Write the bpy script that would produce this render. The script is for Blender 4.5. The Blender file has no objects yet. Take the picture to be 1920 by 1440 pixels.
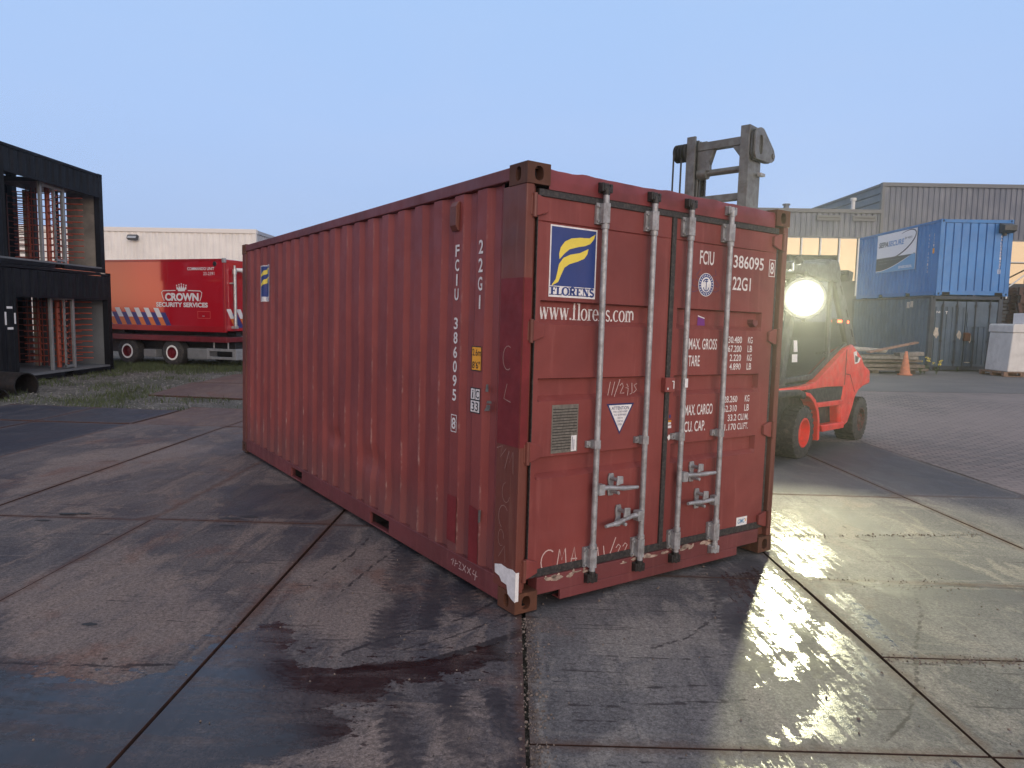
import bpy, bmesh, math, random
from mathutils import Vector, Matrix, noise as mnoise
R = math.radians
random.seed(7)
scene = bpy.context.scene
COL = scene.collection

# ---------------------------------------------------------------- camera, sky, sun, exposure
cam = bpy.data.cameras.new('camera'); cam_o = bpy.data.objects.new('camera', cam); COL.objects.link(cam_o)
RW = ((0.999848, -0.017417, 0.0), (0.001694, 0.097241, -0.995259), (0.017334, 0.995108, 0.097256))
cam_o.matrix_world = Matrix(RW).to_4x4(); cam_o.location = (0, 0, 1.68)
cam.sensor_fit = 'HORIZONTAL'; cam.sensor_width = 36.0; cam.lens = 36.0 * 1327.7 / 1920
cam.clip_start = 0.05; cam.clip_end = 2000
scene.camera = cam_o
scene.view_settings.view_transform = 'Standard'; scene.view_settings.look = 'None'
scene.view_settings.exposure = 0.0; scene.view_settings.gamma = 1.0
try:
    scene.view_settings.use_curve_mapping = False
except Exception:
    pass
try:
    scene.cycles.use_denoising = True
    scene.cycles.volume_bounces = 0
    scene.cycles.max_bounces = 8
    scene.cycles.sample_clamp_indirect = 4.0
except Exception:
    pass

SUN_EL, SUN_AZ = R(9), R(160)          # the afterglow stands low behind the camera, to its right
sd = Vector((math.sin(SUN_AZ) * math.cos(SUN_EL), math.cos(SUN_AZ) * math.cos(SUN_EL), math.sin(SUN_EL)))
world = bpy.data.worlds.new('World'); scene.world = world; world.use_nodes = True
wt = world.node_tree; wt.nodes.clear()


def nd(t, typ, ins=None, **pr):
    n = t.nodes.new(typ)
    for k, v in pr.items():
        setattr(n, k, v)
    for k, v in (ins or {}).items():
        s = n.inputs[k]
        if isinstance(v, bpy.types.NodeSocket):
            t.links.new(v, s)
        elif isinstance(v, (tuple, list)) and len(v) == 3 and s.type == 'RGBA':
            s.default_value = (*v, 1)
        else:
            s.default_value = v
    return n


def ma(t, op, a, b=0.0, c=0.0, clamp=False):
    n = t.nodes.new('ShaderNodeMath'); n.operation = op; n.use_clamp = clamp
    for i, v in enumerate((a, b, c)):
        if isinstance(v, bpy.types.NodeSocket):
            t.links.new(v, n.inputs[i])
        else:
            n.inputs[i].default_value = v
    return n.outputs[0]


def mixc(t, f, a, b, mode='MIX'):
    n = t.nodes.new('ShaderNodeMix'); n.data_type = 'RGBA'; n.blend_type = mode
    for i, v in ((0, f), (6, a), (7, b)):
        if isinstance(v, bpy.types.NodeSocket):
            t.links.new(v, n.inputs[i])
        elif i == 0:
            n.inputs[i].default_value = v
        else:
            n.inputs[i].default_value = (*v, 1)
    return n.outputs[2]


def sstep(t, v, lo, hi, a=0.0, b=1.0):
    n = t.nodes.new('ShaderNodeMapRange'); n.interpolation_type = 'SMOOTHSTEP'
    t.links.new(v, n.inputs[0])
    for i, q in ((1, lo), (2, hi), (3, a), (4, b)):
        n.inputs[i].default_value = q
    return n.outputs[0]


def sepxyz(t, v):
    n = t.nodes.new('ShaderNodeSeparateXYZ'); t.links.new(v, n.inputs[0]); return n.outputs


def mapping(t, v, sc=(1, 1, 1), rot=(0, 0, 0), loc=(0, 0, 0)):
    return nd(t, 'ShaderNodeMapping', {'Vector': v, 'Scale': Vector(sc), 'Rotation': Vector(rot), 'Location': Vector(loc)}).outputs[0]


def noi(t, v, scale=5.0, detail=4.0, rough=0.55, dist=0.0):
    return nd(t, 'ShaderNodeTexNoise', {'Vector': v, 'Scale': scale, 'Detail': detail, 'Roughness': rough, 'Distortion': dist}).outputs[0]


tc = nd(wt, 'ShaderNodeTexCoord').outputs['Generated']
wx, wy, wz = sepxyz(wt, tc)
sky = nd(wt, 'ShaderNodeTexSky', sky_type='NISHITA', sun_disc=False, sun_elevation=SUN_EL, sun_rotation=SUN_AZ, air_density=1.2, dust_density=1.0, ozone_density=3.0)
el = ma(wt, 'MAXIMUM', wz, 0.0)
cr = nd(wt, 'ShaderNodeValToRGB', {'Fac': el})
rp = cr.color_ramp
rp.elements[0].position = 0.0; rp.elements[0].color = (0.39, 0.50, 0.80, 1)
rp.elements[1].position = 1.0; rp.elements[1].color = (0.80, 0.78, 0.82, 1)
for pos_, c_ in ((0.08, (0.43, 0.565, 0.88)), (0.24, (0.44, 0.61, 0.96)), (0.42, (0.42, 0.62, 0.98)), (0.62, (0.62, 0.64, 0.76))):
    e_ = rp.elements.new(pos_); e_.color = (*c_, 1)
warm = nd(wt, 'ShaderNodeVectorMath', {0: tc, 1: Vector((sd.x, sd.y, 0.0))}, operation='DOT_PRODUCT').outputs['Value']
warm = ma(wt, 'MULTIPLY', sstep(wt, warm, -0.45, 0.9), sstep(wt, wz, 0.0, 0.42, 1.0, 0.0))
cl = noi(wt, mapping(wt, tc, (1, 1, 3.2)), 2.3, 5, .55, .4)
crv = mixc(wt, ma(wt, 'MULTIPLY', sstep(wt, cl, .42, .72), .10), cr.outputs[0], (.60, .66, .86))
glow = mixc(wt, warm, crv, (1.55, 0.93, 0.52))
hot = nd(wt, 'ShaderNodeVectorMath', {0: tc, 1: Vector((math.sin(R(246)), math.cos(R(246)), 0.03))}, operation='DOT_PRODUCT').outputs['Value']
hot = ma(wt, 'MULTIPLY', sstep(wt, hot, .965, .995), sstep(wt, wz, 0.02, 0.16, 1.0, 0.0))
glow = mixc(wt, hot, glow, (2.8, 1.2, .66))
nsk = nd(wt, 'ShaderNodeBackground', {'Color': sky.outputs[0], 'Strength': 0.012})
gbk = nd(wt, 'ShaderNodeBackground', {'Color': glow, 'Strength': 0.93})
addb = nd(wt, 'ShaderNodeAddShader'); wt.links.new(nsk.outputs[0], addb.inputs[0]); wt.links.new(gbk.outputs[0], addb.inputs[1])
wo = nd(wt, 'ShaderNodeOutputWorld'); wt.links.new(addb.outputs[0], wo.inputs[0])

sun = bpy.data.lights.new('sun', 'SUN'); sun_o = bpy.data.objects.new('sun', sun); COL.objects.link(sun_o)
sun.energy = 2.0; sun.angle = R(50); sun.color = (1.0, 0.88, 0.78)
sun_o.rotation_euler = (-sd).to_track_quat('-Z', 'Y').to_euler(); sun_o.location = (0, -20, 20)

# ---------------------------------------------------------------- helpers
NRM = Vector((0.011550643591249056, 0.0170976956341721, 0.9997871030557601)); D0 = -0.0021575753341776666


def zl(x, y):
    """the yard's gently tilted apron round the container"""
    return (D0 - NRM.x * x - NRM.y * y) / NRM.z


def zg(x, y):
    r = math.hypot(x, y)
    t = min(1, max(0, (r - 13) / 5.5)); t = t * t * (3 - 2 * t)
    return zl(x, y) * (1 - t)


class MB:
    def __init__(s):
        s.v = []; s.f = []; s.m = []; s.X = None

    def vert(s, p):
        s.v.append(tuple(s.X @ Vector(p)) if s.X is not None else tuple(p)); return len(s.v) - 1

    def face(s, idx, m=0):
        s.f.append(tuple(idx)); s.m.append(m)

    def poly(s, pts, m=0):
        s.face([s.vert(p) for p in pts], m)

    def box(s, x0, y0, z0, x1, y1, z1, m=0):
        x0, x1 = min(x0, x1), max(x0, x1); y0, y1 = min(y0, y1), max(y0, y1); z0, z1 = min(z0, z1), max(z0, z1)
        i = [s.vert(p) for p in ((x0, y0, z0), (x1, y0, z0), (x1, y1, z0), (x0, y1, z0), (x0, y0, z1), (x1, y0, z1), (x1, y1, z1), (x0, y1, z1))]
        for q in ((0, 3, 2, 1), (4, 5, 6, 7), (0, 1, 5, 4), (1, 2, 6, 5), (2, 3, 7, 6), (3, 0, 4, 7)):
            s.face([i[k] for k in q], m)

    def bar(s, p0, p1, w, h, up=(0, 0, 1), m=0):
        p0 = Vector(p0); p1 = Vector(p1); d = (p1 - p0).normalized(); up = Vector(up)
        a = d.cross(up)
        if a.length < 1e-4:
            a = d.cross(Vector((1, 0, 0)))
        a.normalize(); b = a.cross(d).normalized()
        q = []
        for p in (p0, p1):
            for sa, sb in ((-1, -1), (1, -1), (1, 1), (-1, 1)):
                q.append(s.vert(p + a * (sa * w / 2) + b * (sb * h / 2)))
        for k in range(4):
            s.face([q[k], q[(k + 1) % 4], q[4 + (k + 1) % 4], q[4 + k]], m)
        s.face(q[:4][::-1], m); s.face(q[4:], m)

    def prism(s, pts, w0, w1, mp, m=0, mcap=None):
        """polygon pts (u,v) extruded from w0 to w1; mp(u,v,w) -> point"""
        n = len(pts)
        a = [s.vert(mp(u, v, w0)) for u, v in pts]; b = [s.vert(mp(u, v, w1)) for u, v in pts]
        for k in range(n):
            s.face([a[k], a[(k + 1) % n], b[(k + 1) % n], b[k]], m)
        s.face(a[::-1], m if mcap is None else mcap); s.face(b, m if mcap is None else mcap)

    def tube(s, path, r, n=12, m=0, caps=True):
        path = [Vector(p) for p in path]
        rs = r if isinstance(r, (list, tuple)) else [r] * len(path)
        rings = []; ref = None
        for k, p in enumerate(path):
            d = (path[min(k + 1, len(path) - 1)] - path[max(k - 1, 0)]).normalized()
            if ref is None:
                ref = d.orthogonal().normalized()
            a = (ref - d * ref.dot(d))
            if a.length < 1e-5:
                a = d.orthogonal()
            a.normalize(); ref = a; b = d.cross(a)
            rings.append([s.vert(p + a * (rs[k] * math.cos(2 * math.pi * j / n)) + b * (rs[k] * math.sin(2 * math.pi * j / n))) for j in range(n)])
        for k in range(len(rings) - 1):
            for j in range(n):
                s.face([rings[k][j], rings[k][(j + 1) % n], rings[k + 1][(j + 1) % n], rings[k + 1][j]], m)
        if caps:
            s.face(rings[0][::-1], m); s.face(rings[-1], m)

    def lathe(s, prof, o, ax, n=32, ms=None):
        """prof: (radius, offset along ax)"""
        o = Vector(o); ax = Vector(ax).normalized(); a = ax.orthogonal().normalized(); b = ax.cross(a)
        rings = [[s.vert(o + ax * h + a * (r * math.cos(2 * math.pi * j / n)) + b * (r * math.sin(2 * math.pi * j / n))) for j in range(n)] for r, h in prof]
        for k in range(len(prof) - 1):
            for j in range(n):
                s.face([rings[k][j], rings[k][(j + 1) % n], rings[k + 1][(j + 1) % n], rings[k + 1][j]], ms[k] if ms else 0)

    def build(s, name, mats, parent=None, smooth=None, bevel=0.0, seg=2, kind=None, attrs=None):
        me = bpy.data.meshes.new(name)
        me.from_pydata(s.v, [], s.f)
        mats = mats if isinstance(mats, (list, tuple)) else [mats]
        for mt in mats:
            me.materials.append(mt)
        if len(mats) > 1:
            me.polygons.foreach_set('material_index', s.m)
        bm = bmesh.new(); bm.from_mesh(me)
        bmesh.ops.recalc_face_normals(bm, faces=bm.faces); bm.to_mesh(me); bm.free()
        for k, v in (attrs or {}).items():
            at = me.attributes.new(k, 'FLOAT', 'POINT'); at.data.foreach_set('value', v)
        me.update()
        if smooth is not None:
            me.shade_smooth(); me.set_sharp_from_angle(angle=R(smooth))
        o = bpy.data.objects.new(name, me); COL.objects.link(o)
        if parent is not None:
            o.parent = parent
        if bevel > 0:
            b = o.modifiers.new('bevel', 'BEVEL'); b.width = bevel; b.segments = seg; b.limit_method = 'ANGLE'; b.angle_limit = R(40)
            b.harden_normals = False
        if kind:
            o['kind'] = kind
        return o


def tag(o, label, cat, group=None):
    o['label'] = label; o['category'] = cat
    if group:
        o['group'] = group
    return o


def empty(name, loc, label, cat, group=None, mat=None, rz=0.0):
    o = bpy.data.objects.new(name, None); COL.objects.link(o); o.empty_display_size = 0.2
    if mat is not None:
        o.matrix_world = mat
    else:
        o.location = loc; o.rotation_euler = (0, 0, rz)
    return tag(o, label, cat, group)


def frame(o, x, y, z):
    m = Matrix.Identity(4)
    for i, a in enumerate((x, y, z)):
        for j in range(3):
            m[j][i] = a[j]
    for j in range(3):
        m[j][3] = o[j]
    return m


# ---- flat lettering: polygons placed with P(u,v)
class Flat:
    """flat marks painted on a face: u along U, v along V from origin O"""
    def __init__(s, O, U, V):
        s.O = Vector(O); s.U = Vector(U); s.V = Vector(V); s.b = MB()

    def P(s, u, v, h=0.0):
        return s.O + s.U * u + s.V * v + s.U.cross(s.V).normalized() * h

    def poly(s, pts, m=0, h=0.0):
        s.b.poly([s.P(u, v, h) for u, v in pts], m)

    def rect(s, u0, v0, u1, v1, m=0, h=0.0):
        s.poly([(u0, v0), (u1, v0), (u1, v1), (u0, v1)], m, h)

    def frame(s, u0, v0, u1, v1, w, m=0, h=0.0):
        s.rect(u0, v0, u1, v0 + w, m, h); s.rect(u0, v1 - w, u1, v1, m, h)
        s.rect(u0, v0 + w, u0 + w, v1 - w, m, h); s.rect(u1 - w, v0 + w, u1, v1 - w, m, h)

    def stroke(s, pts, w, m=0, h=0.0):
        n = len(pts); L = []; Rr = []
        for k, (x, y) in enumerate(pts):
            x0, y0 = pts[max(k - 1, 0)]; x1, y1 = pts[min(k + 1, n - 1)]
            dx, dy = x1 - x0, y1 - y0; l = math.hypot(dx, dy) or 1
            ww = (w[k] if isinstance(w, (list, tuple)) else w) / 2
            L.append((x - dy / l * ww, y + dx / l * ww)); Rr.append((x + dy / l * ww, y - dx / l * ww))
        a = [s.b.vert(s.P(*p, h)) for p in L]; c = [s.b.vert(s.P(*p, h)) for p in Rr]
        for k in range(n - 1):
            s.b.face([c[k], c[k + 1], a[k + 1], a[k]], m)

    def text(s, txt, u0, v0, u1, v1, m=0, h=0.0, bold=0.0, shear=0.0, space=1.0):
        cu = bpy.data.curves.new('lettering', 'FONT'); cu.body = txt; cu.offset = bold; cu.shear = shear
        cu.space_character = space; cu.resolution_u = 4; cu.fill_mode = 'FRONT'
        ob = bpy.data.objects.new('lettering', cu)
        me = bpy.data.meshes.new_from_object(ob)
        vs = [tuple(v.co) for v in me.vertices]
        if vs:
            xa = min(v[0] for v in vs); xb = max(v[0] for v in vs); ya = min(v[1] for v in vs); yb = max(v[1] for v in vs)
            base = len(s.b.v)
            for v in vs:
                s.b.vert(s.P(u0 + (v[0] - xa) / (xb - xa or 1) * (u1 - u0), v0 + (v[1] - ya) / (yb - ya or 1) * (v1 - v0), h))
            for p in me.polygons:
                s.b.face([base + i for i in p.vertices], m)
        bpy.data.objects.remove(ob); bpy.data.curves.remove(cu); bpy.data.meshes.remove(me)

    def build(s, name, mats, parent):
        """marks that lie apart from one another become parts of their own"""
        b = s.b; nf = len(b.f); par = list(range(len(b.v)))

        def find(a):
            while par[a] != a:
                par[a] = par[par[a]]; a = par[a]
            return a
        for f in b.f:
            for q in f[1:]:
                par[find(q)] = find(f[0])
        isl = {}
        for k, f in enumerate(b.f):
            isl.setdefault(find(f[0]), []).append(k)
        isl = list(isl.values()); bx = []
        for fs in isl:
            vs = [b.v[i] for k in fs for i in b.f[k]]
            bx.append((tuple(min(v[a] for v in vs) for a in range(3)), tuple(max(v[a] for v in vs) for a in range(3))))
        g = list(range(len(isl)))

        def fg(a):
            while g[a] != a:
                g[a] = g[g[a]]; a = g[a]
            return a
        for i in range(len(isl)):
            for j in range(i):
                sz = max(max(bx[i][1][a] - bx[i][0][a] for a in range(3)), max(bx[j][1][a] - bx[j][0][a] for a in range(3)))
                gap = math.sqrt(sum(max(0, bx[i][0][a] - bx[j][1][a], bx[j][0][a] - bx[i][1][a]) ** 2 for a in range(3)))
                if gap <= max(.02, .5 * sz) * .6:
                    g[fg(i)] = fg(j)
        grp = {}
        for i in range(len(isl)):
            grp.setdefault(fg(i), []).extend(isl[i])
        out = None
        for fs in grp.values():
            m = MB(); mp = {}
            for k in sorted(fs):
                m.face([mp.setdefault(i, None) if mp.get(i) is not None else mp.__setitem__(i, m.vert(b.v[i])) or mp[i] for i in b.f[k]], b.m[k])
            o = m.build(name, mats, parent)
            out = out or o
        return out


def arc(cx, cy, rx, ry, a0, a1, n=14):
    return [(cx + rx * math.cos(R(a0 + (a1 - a0) * k / n)), cy + ry * math.sin(R(a0 + (a1 - a0) * k / n))) for k in range(n + 1)]


def serif(fl, txt, u0, v0, hgt, width, T, t, m=0, h=0.0):
    """draws serif lettering: T thick stem, t hairline, as fractions of the x-height unit"""
    G = {}
    sv = t * 0.9

    def stem(x, y0, y1, w=T, foot=True, head=True, sw=None):
        sw = sw or T * 1.15
        out = [([(x, y0), (x, y1)], w)]
        if foot:
            out.append(([(x - sw, y0 + sv / 2), (x + sw, y0 + sv / 2)], sv))
        if head:
            out.append(([(x - sw, y1 - sv / 2), (x + sw * .6, y1 - sv / 2)], sv))
        return out

    def ring(cx, cy, rx, ry, a0=0, a1=360):
        p = arc(cx, cy, rx, ry, a0, a1, 22)
        w = [t + (T - t) * abs(math.cos(R(a0 + (a1 - a0) * k / 22))) ** 1.3 for k in range(23)]
        return [(p, w)]
    G['F'] = (0.66, stem(.2, 0, 1) + [([(.2, 1 - t / 2), (.62, 1 - t / 2)], t), ([(.6, 1), (.6, .74)], t), ([(.2, .52), (.48, .52)], t), ([(.47, .64), (.47, .4)], t)])
    G['L'] = (0.66, stem(.2, 0, 1) + [([(.2, t / 2), (.62, t / 2)], t), ([(.6, 0), (.6, .28)], t)])
    G['O'] = (0.84, ring(.42, .5, .34, .47))
    G['R'] = (0.82, stem(.2, 0, 1) + [([(.2, 1 - t / 2)] + arc(.42, .74, .2, .24, 90, -90, 10) + [(.2, .5)], T * .8), ([(.42, .5), (.66, .03)], T), ([(.6, t / 2), (.82, t / 2)], t)])
    G['E'] = (0.70, stem(.2, 0, 1) + [([(.2, 1 - t / 2), (.62, 1 - t / 2)], t), ([(.6, 1), (.6, .76)], t), ([(.2, .52), (.46, .52)], t), ([(.46, .63), (.46, .4)], t), ([(.2, t / 2), (.65, t / 2)], t), ([(.63, 0), (.63, .27)], t)])
    G['N'] = (0.88, stem(.18, 0, 1, w=t) + stem(.72, 0, 1, w=t) + [([(.18, 1), (.72, 0)], T)])
    G['S'] = (0.62, [(arc(.31, .75, .2, .21, 25, 270, 12) + arc(.31, .26, .22, .22, 90, -155, 12), T * .8)])
    G['w'] = (1.0, [([(.12, 1), (.32, 0)], T), ([(.32, 0), (.5, .9)], t), ([(.5, 1), (.7, 0)], T), ([(.7, 0), (.88, 1)], t)] + [([(x - .1, 1 - sv / 2), (x + .1, 1 - sv / 2)], sv) for x in (.12, .5, .88)])
    G['.'] = (0.32, [([(.14, 0), (.14, .18)], .18)])
    G['l'] = (0.36, stem(.18, 0, 1.55, head=False))
    G['f'] = (0.50, stem(.18, 0, 1.28, head=False) + [(arc(.37, 1.26, .19, .32, 180, 20, 9), t * 2.0), ([(.04, .96), (.34, .96)], t * .8)])
    G['o'] = (0.72, ring(.36, .5, .27, .48))
    G['r'] = (0.52, stem(.17, 0, 1, head=False) + [([(.06, .96), (.2, .96)], t), (arc(.36, .72, .18, .24, 170, 50, 8), t * 1.6)])
    G['e'] = (0.64, ring(.33, .5, .25, .48, 0, 320) + [([(.12, .53), (.58, .53)], t)])
    G['n'] = (0.76, stem(.17, 0, 1, head=False) + [([(.05, .96), (.18, .96)], t), (arc(.36, .68, .21, .28, 165, 0, 10) + [(.57, 0)], T * .9), ([(.45, sv / 2), (.72, sv / 2)], sv)])
    G['s'] = (0.52, [(arc(.26, .74, .17, .21, 25, 270, 10) + arc(.26, .26, .19, .23, 90, -155, 10), T * .7)])
    G['c'] = (0.62, ring(.34, .5, .26, .48, 50, 315))
    G['m'] = (1.12, stem(.17, 0, 1, head=False) + [([(.05, .96), (.18, .96)], t), (arc(.34, .68, .19, .28, 165, 0, 8) + [(.53, 0)], T * .9), (arc(.72, .68, .19, .28, 165, 0, 8) + [(.91, .2)], T * .9), ([(.43, sv / 2), (.66, sv / 2)], sv)])
    tot = sum(G[c][0] for c in txt); x = 0
    sx = width / tot
    for c in txt:
        for pts, w in G[c][1]:
            k = (sx + hgt) / 2
            ww = [q * k for q in w] if isinstance(w, list) else w * k
            fl.stroke([(u0 + (x + px_) * sx, v0 + py_ * hgt) for px_, py_ in pts], ww, m, h)
        x += G[c][0]


# ---------------------------------------------------------------- materials
MATS = {}


def mat(name, color=(.5, .5, .5), rough=.6, metal=0.0, spec=.5, var=.0, vscale=6.0, bump=0.0, bscale=40.0, coat=0.0, emis=None, estr=0.0, dirt=None, dirt_amt=.5):
    m = bpy.data.materials.new(name); m.use_nodes = True; t = m.node_tree
    b = t.nodes['Principled BSDF']
    b.inputs['Base Color'].default_value = (*color, 1); b.inputs['Roughness'].default_value = rough
    b.inputs['Metallic'].default_value = metal; b.inputs['Specular IOR Level'].default_value = spec
    b.inputs['Coat Weight'].default_value = coat; b.inputs['Coat Roughness'].default_value = 0.06
    if emis:
        b.inputs['Emission Color'].default_value = (*emis, 1); b.inputs['Emission Strength'].default_value = estr
    co = nd(t, 'ShaderNodeTexCoord').outputs['Object']
    if var > 0 or dirt:
        c = None
        if var > 0:
            n1 = noi(t, co, vscale, 6, .6)
            k = sstep(t, n1, .3, .7, 1 - var, 1 + var)
            kk = nd(t, 'ShaderNodeCombineXYZ', {0: k, 1: k, 2: k}).outputs[0]
            c = mixc(t, 1.0, color, kk, 'MULTIPLY')
        if dirt:
            n2 = noi(t, co, vscale * 1.7, 8, .65, .6)
            c = mixc(t, ma(t, 'MULTIPLY', sstep(t, n2, .45, .72), dirt_amt), c if c is not None else color, dirt)
        t.links.new(c, b.inputs['Base Color'])
        rr = sstep(t, noi(t, co, vscale * 2.3, 5, .6), .3, .7, max(.03, rough - .12), min(1, rough + .12))
        t.links.new(rr, b.inputs['Roughness'])
    if bump > 0:
        bn = nd(t, 'ShaderNodeBump', {'Height': noi(t, co, bscale, 5, .6), 'Strength': bump, 'Distance': .01})
        t.links.new(bn.outputs[0], b.inputs['Normal'])
    MATS[name] = m
    return m


def container_paint(name, base, dark, pale, wear=1.0, vertical=True, zworld=True, rust=(.10, .035, .018), rust_amt=.35, pitch=None, rough=.5, spec=.35):
    """old container paint: blotchy fade, vertical streaks, chips down to primer and rust"""
    m = bpy.data.materials.new(name); m.use_nodes = True; t = m.node_tree; b = t.nodes['Principled BSDF']; b.inputs['Specular IOR Level'].default_value = spec
    co = nd(t, 'ShaderNodeTexCoord').outputs['Object']
    n1 = noi(t, co, 1.3, 5, .6, .4)
    c = mixc(t, sstep(t, n1, .35, .68), base, dark)
    st = noi(t, mapping(t, co, (9, 9, .6)), 2.2, 6, .65)
    c = mixc(t, ma(t, 'MULTIPLY', sstep(t, st, .52, .78), .45), c, pale)
    st2 = noi(t, mapping(t, co, (14, 14, .35)), 3.0, 4, .6)
    c = mixc(t, ma(t, 'MULTIPLY', sstep(t, st2, .58, .75), .45), c, dark)
    # scuffed chips
    n3 = noi(t, mapping(t, co, (1, 1, .55)), 23, 8, .72, 1.2)
    n4 = noi(t, co, 2.4, 3, .5)
    chip = ma(t, 'MULTIPLY', sstep(t, n3, .66, .70), sstep(t, n4, .42, .62))
    c = mixc(t, ma(t, 'MULTIPLY', chip, .55 * wear), c, pale)
    n5 = noi(t, mapping(t, co, (1, 1, .7), loc=(3, 7, 1)), 11, 9, .75, .8)
    c = mixc(t, ma(t, 'MULTIPLY', sstep(t, n5, .63, .70), rust_amt), c, rust)
    if pitch:
        x, y, z = sepxyz(t, co)
        fr = ma(t, 'FRACT', ma(t, 'DIVIDE', ma(t, 'ADD', y, pitch[1]), pitch[0]))
        d = ma(t, 'MINIMUM', ma(t, 'ABSOLUTE', ma(t, 'SUBTRACT', fr, pitch[2])), ma(t, 'ABSOLUTE', ma(t, 'SUBTRACT', fr, pitch[3])))
        wv = noi(t, mapping(t, co, (0, 3.0, 2.2)), 1.7, 7, .7)
        wv2 = noi(t, mapping(t, co, (0, 30, 16)), 1.0, 5, .7)
        lowz = sstep(t, z, .1, 1.9, 1.0, .25)
        ln = ma(t, 'MULTIPLY', sstep(t, d, .018, .05, 1, 0), ma(t, 'MULTIPLY', sstep(t, wv, .48, .58), sstep(t, wv2, .42, .62)))
        c = mixc(t, ma(t, 'MULTIPLY', ma(t, 'MULTIPLY', ln, lowz), .8), c, (.42, .27, .23))
        # grime thrown up along the foot of the wall
        g = ma(t, 'MULTIPLY', sstep(t, ma(t, 'ADD', z, ma(t, 'MULTIPLY', noi(t, co, 4, 5, .6), .5)), .32, .95, 1, 0), .5)
        c = mixc(t, g, c, (.11, .065, .06))
    t.links.new(c, b.inputs['Base Color'])
    t.links.new(sstep(t, noi(t, co, 6, 5, .6), .3, .75, rough - .1, rough + .14), b.inputs['Roughness'])
    hb = ma(t, 'ADD', ma(t, 'MULTIPLY', noi(t, co, 3.2, 3, .5), 1.0), ma(t, 'MULTIPLY', noi(t, co, 60, 4, .6), .06))
    bn = nd(t, 'ShaderNodeBump', {'Height': hb, 'Strength': .35, 'Distance': .02}); t.links.new(bn.outputs[0], b.inputs['Normal'])
    MATS[name] = m
    return m


RED = (.228, .053, .047); RED_D = (.168, .037, .034); RED_P = (.31, .10, .088)
m_red = container_paint('red_paint', RED, RED_D, RED_P, 1.0, rust_amt=.16)
PITCH = .278; PH = .755 + .055            # an outer flat of the corrugation is centred at y = .755
m_redside = container_paint('red_side_paint', (.242, .057, .050), (.19, .043, .040), (.30, .094, .080), 1.0, rust_amt=.14, pitch=(PITCH, PITCH * 4 - PH, .0, .604))
m_redrail = container_paint('red_rail_paint', (.17, .045, .047), (.12, .035, .035), (.25, .09, .08), 1.2, rust_amt=.55)
m_post = container_paint('worn_post_paint', (.165, .048, .035), (.11, .036, .026), (.27, .13, .09), 1.6, rust=(.13, .05, .024), rust_amt=.7)
m_rust = container_paint('rusty_casting', (.125, .048, .026), (.055, .024, .016), (.27, .13, .065), 1.6, rust=(.16, .065, .03), rust_amt=.6, rough=.75)
m_newred = mat('fresh_dark_red_paint', (.165, .022, .025), .55, var=.15, spec=.25)
m_header = mat('header_red_paint', (.165, .033, .036), .42, var=.22, spec=.35, vscale=5, bump=.25, bscale=7)
m_void = mat('black_void', (.006, .005, .005), .9)
m_gasket = mat('black_rubber_gasket', (.022, .021, .022), .6, var=.35, vscale=30, dirt=(.12, .10, .085), dirt_amt=.55)
m_galv = mat('galvanised_steel', (.35, .36, .37), .5, metal=.4, var=.24, vscale=16, dirt=(.20, .175, .155), dirt_amt=.65, bump=.2, bscale=70)
m_blackiron = mat('greasy_black_iron', (.018, .016, .015), .55, var=.3, vscale=30, bump=.5, bscale=60)
m_white = mat('white_paint', (.72, .71, .70), .55, var=.1, vscale=25)
m_paint_white = mat('white_lettering', (.70, .68, .66), .6, var=.12, vscale=40, dirt=(.35, .16, .15), dirt_amt=.45)
m_chalk = mat('chalk', (.50, .36, .33), .9)
m_blue = mat('sticker_blue', (.018, .045, .19), .4, var=.05)
m_yel = mat('sticker_yellow', (.75, .60, .08), .45, var=.06)
m_navy = mat('print_navy', (.012, .022, .11), .5)
m_black = mat('print_black', (.012, .012, .013), .5)
m_orange_lbl = mat('label_orange', (.80, .36, .02), .45, var=.1)
m_plate = mat('dull_data_plate', (.20, .19, .165), .45, metal=.5, var=.25, vscale=60)
m_peel = mat('flaked_bare_edge', (.32, .24, .19), .8, var=.5, vscale=18)
m_purple = mat('purple_sticker', (.16, .02, .20), .5)

# ---------------------------------------------------------------- the red container
CM = Matrix(((0.819309, -0.573236, 0.011551), (0.573028, 0.819357, 0.017098), (-0.019265, -0.007389, 0.999787))).to_4x4()
CM.translation = Vector((0.03722, 3.96754, -0.07044 + .012))
CW, CL, CH = 2.438, 6.058, 2.591


def face_hole(mb, c, u, v, hu, hv, ru, rv, dep, m=0, mv=1, n=24):
    """rectangular face with an oblong hole and its tunnel; u x v points outwards"""
    c = Vector(c); u = Vector(u); v = Vector(v); nn = u.cross(v)
    out = []; inn = []; deep = []
    for k in range(n):
        a = 2 * math.pi * (k + .5) / n; ca, sa = math.cos(a), math.sin(a)
        q = max(abs(ca) / hu, abs(sa) / hv)
        out.append(mb.vert(c + u * (ca / q) + v * (sa / q)))
        e = 2.6
        rr = (abs(ca) ** e + abs(sa) ** e) ** (-1 / e)
        p = c + u * (ca * rr * ru) + v * (sa * rr * rv)
        inn.append(mb.vert(p)); deep.append(mb.vert(p - nn * dep))
    for k in range(n):
        j = (k + 1) % n
        mb.face([out[k], out[j], inn[j], inn[k]], m)
        mb.face([inn[k], inn[j], deep[j], deep[k]], m)
    mb.face(deep, mv)
    # true corners
    for su in (-1, 1):
        for sv_ in (-1, 1):
            pc = c + u * (su * hu) + v * (sv_ * hv)
            cand = sorted(range(n), key=lambda k: (Vector(mb.v[out[k]]) - pc).length)[:2]
            if mb.X is None:
                mb.face([mb.vert(pc), out[cand[0]], out[cand[1]]], m)


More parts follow.
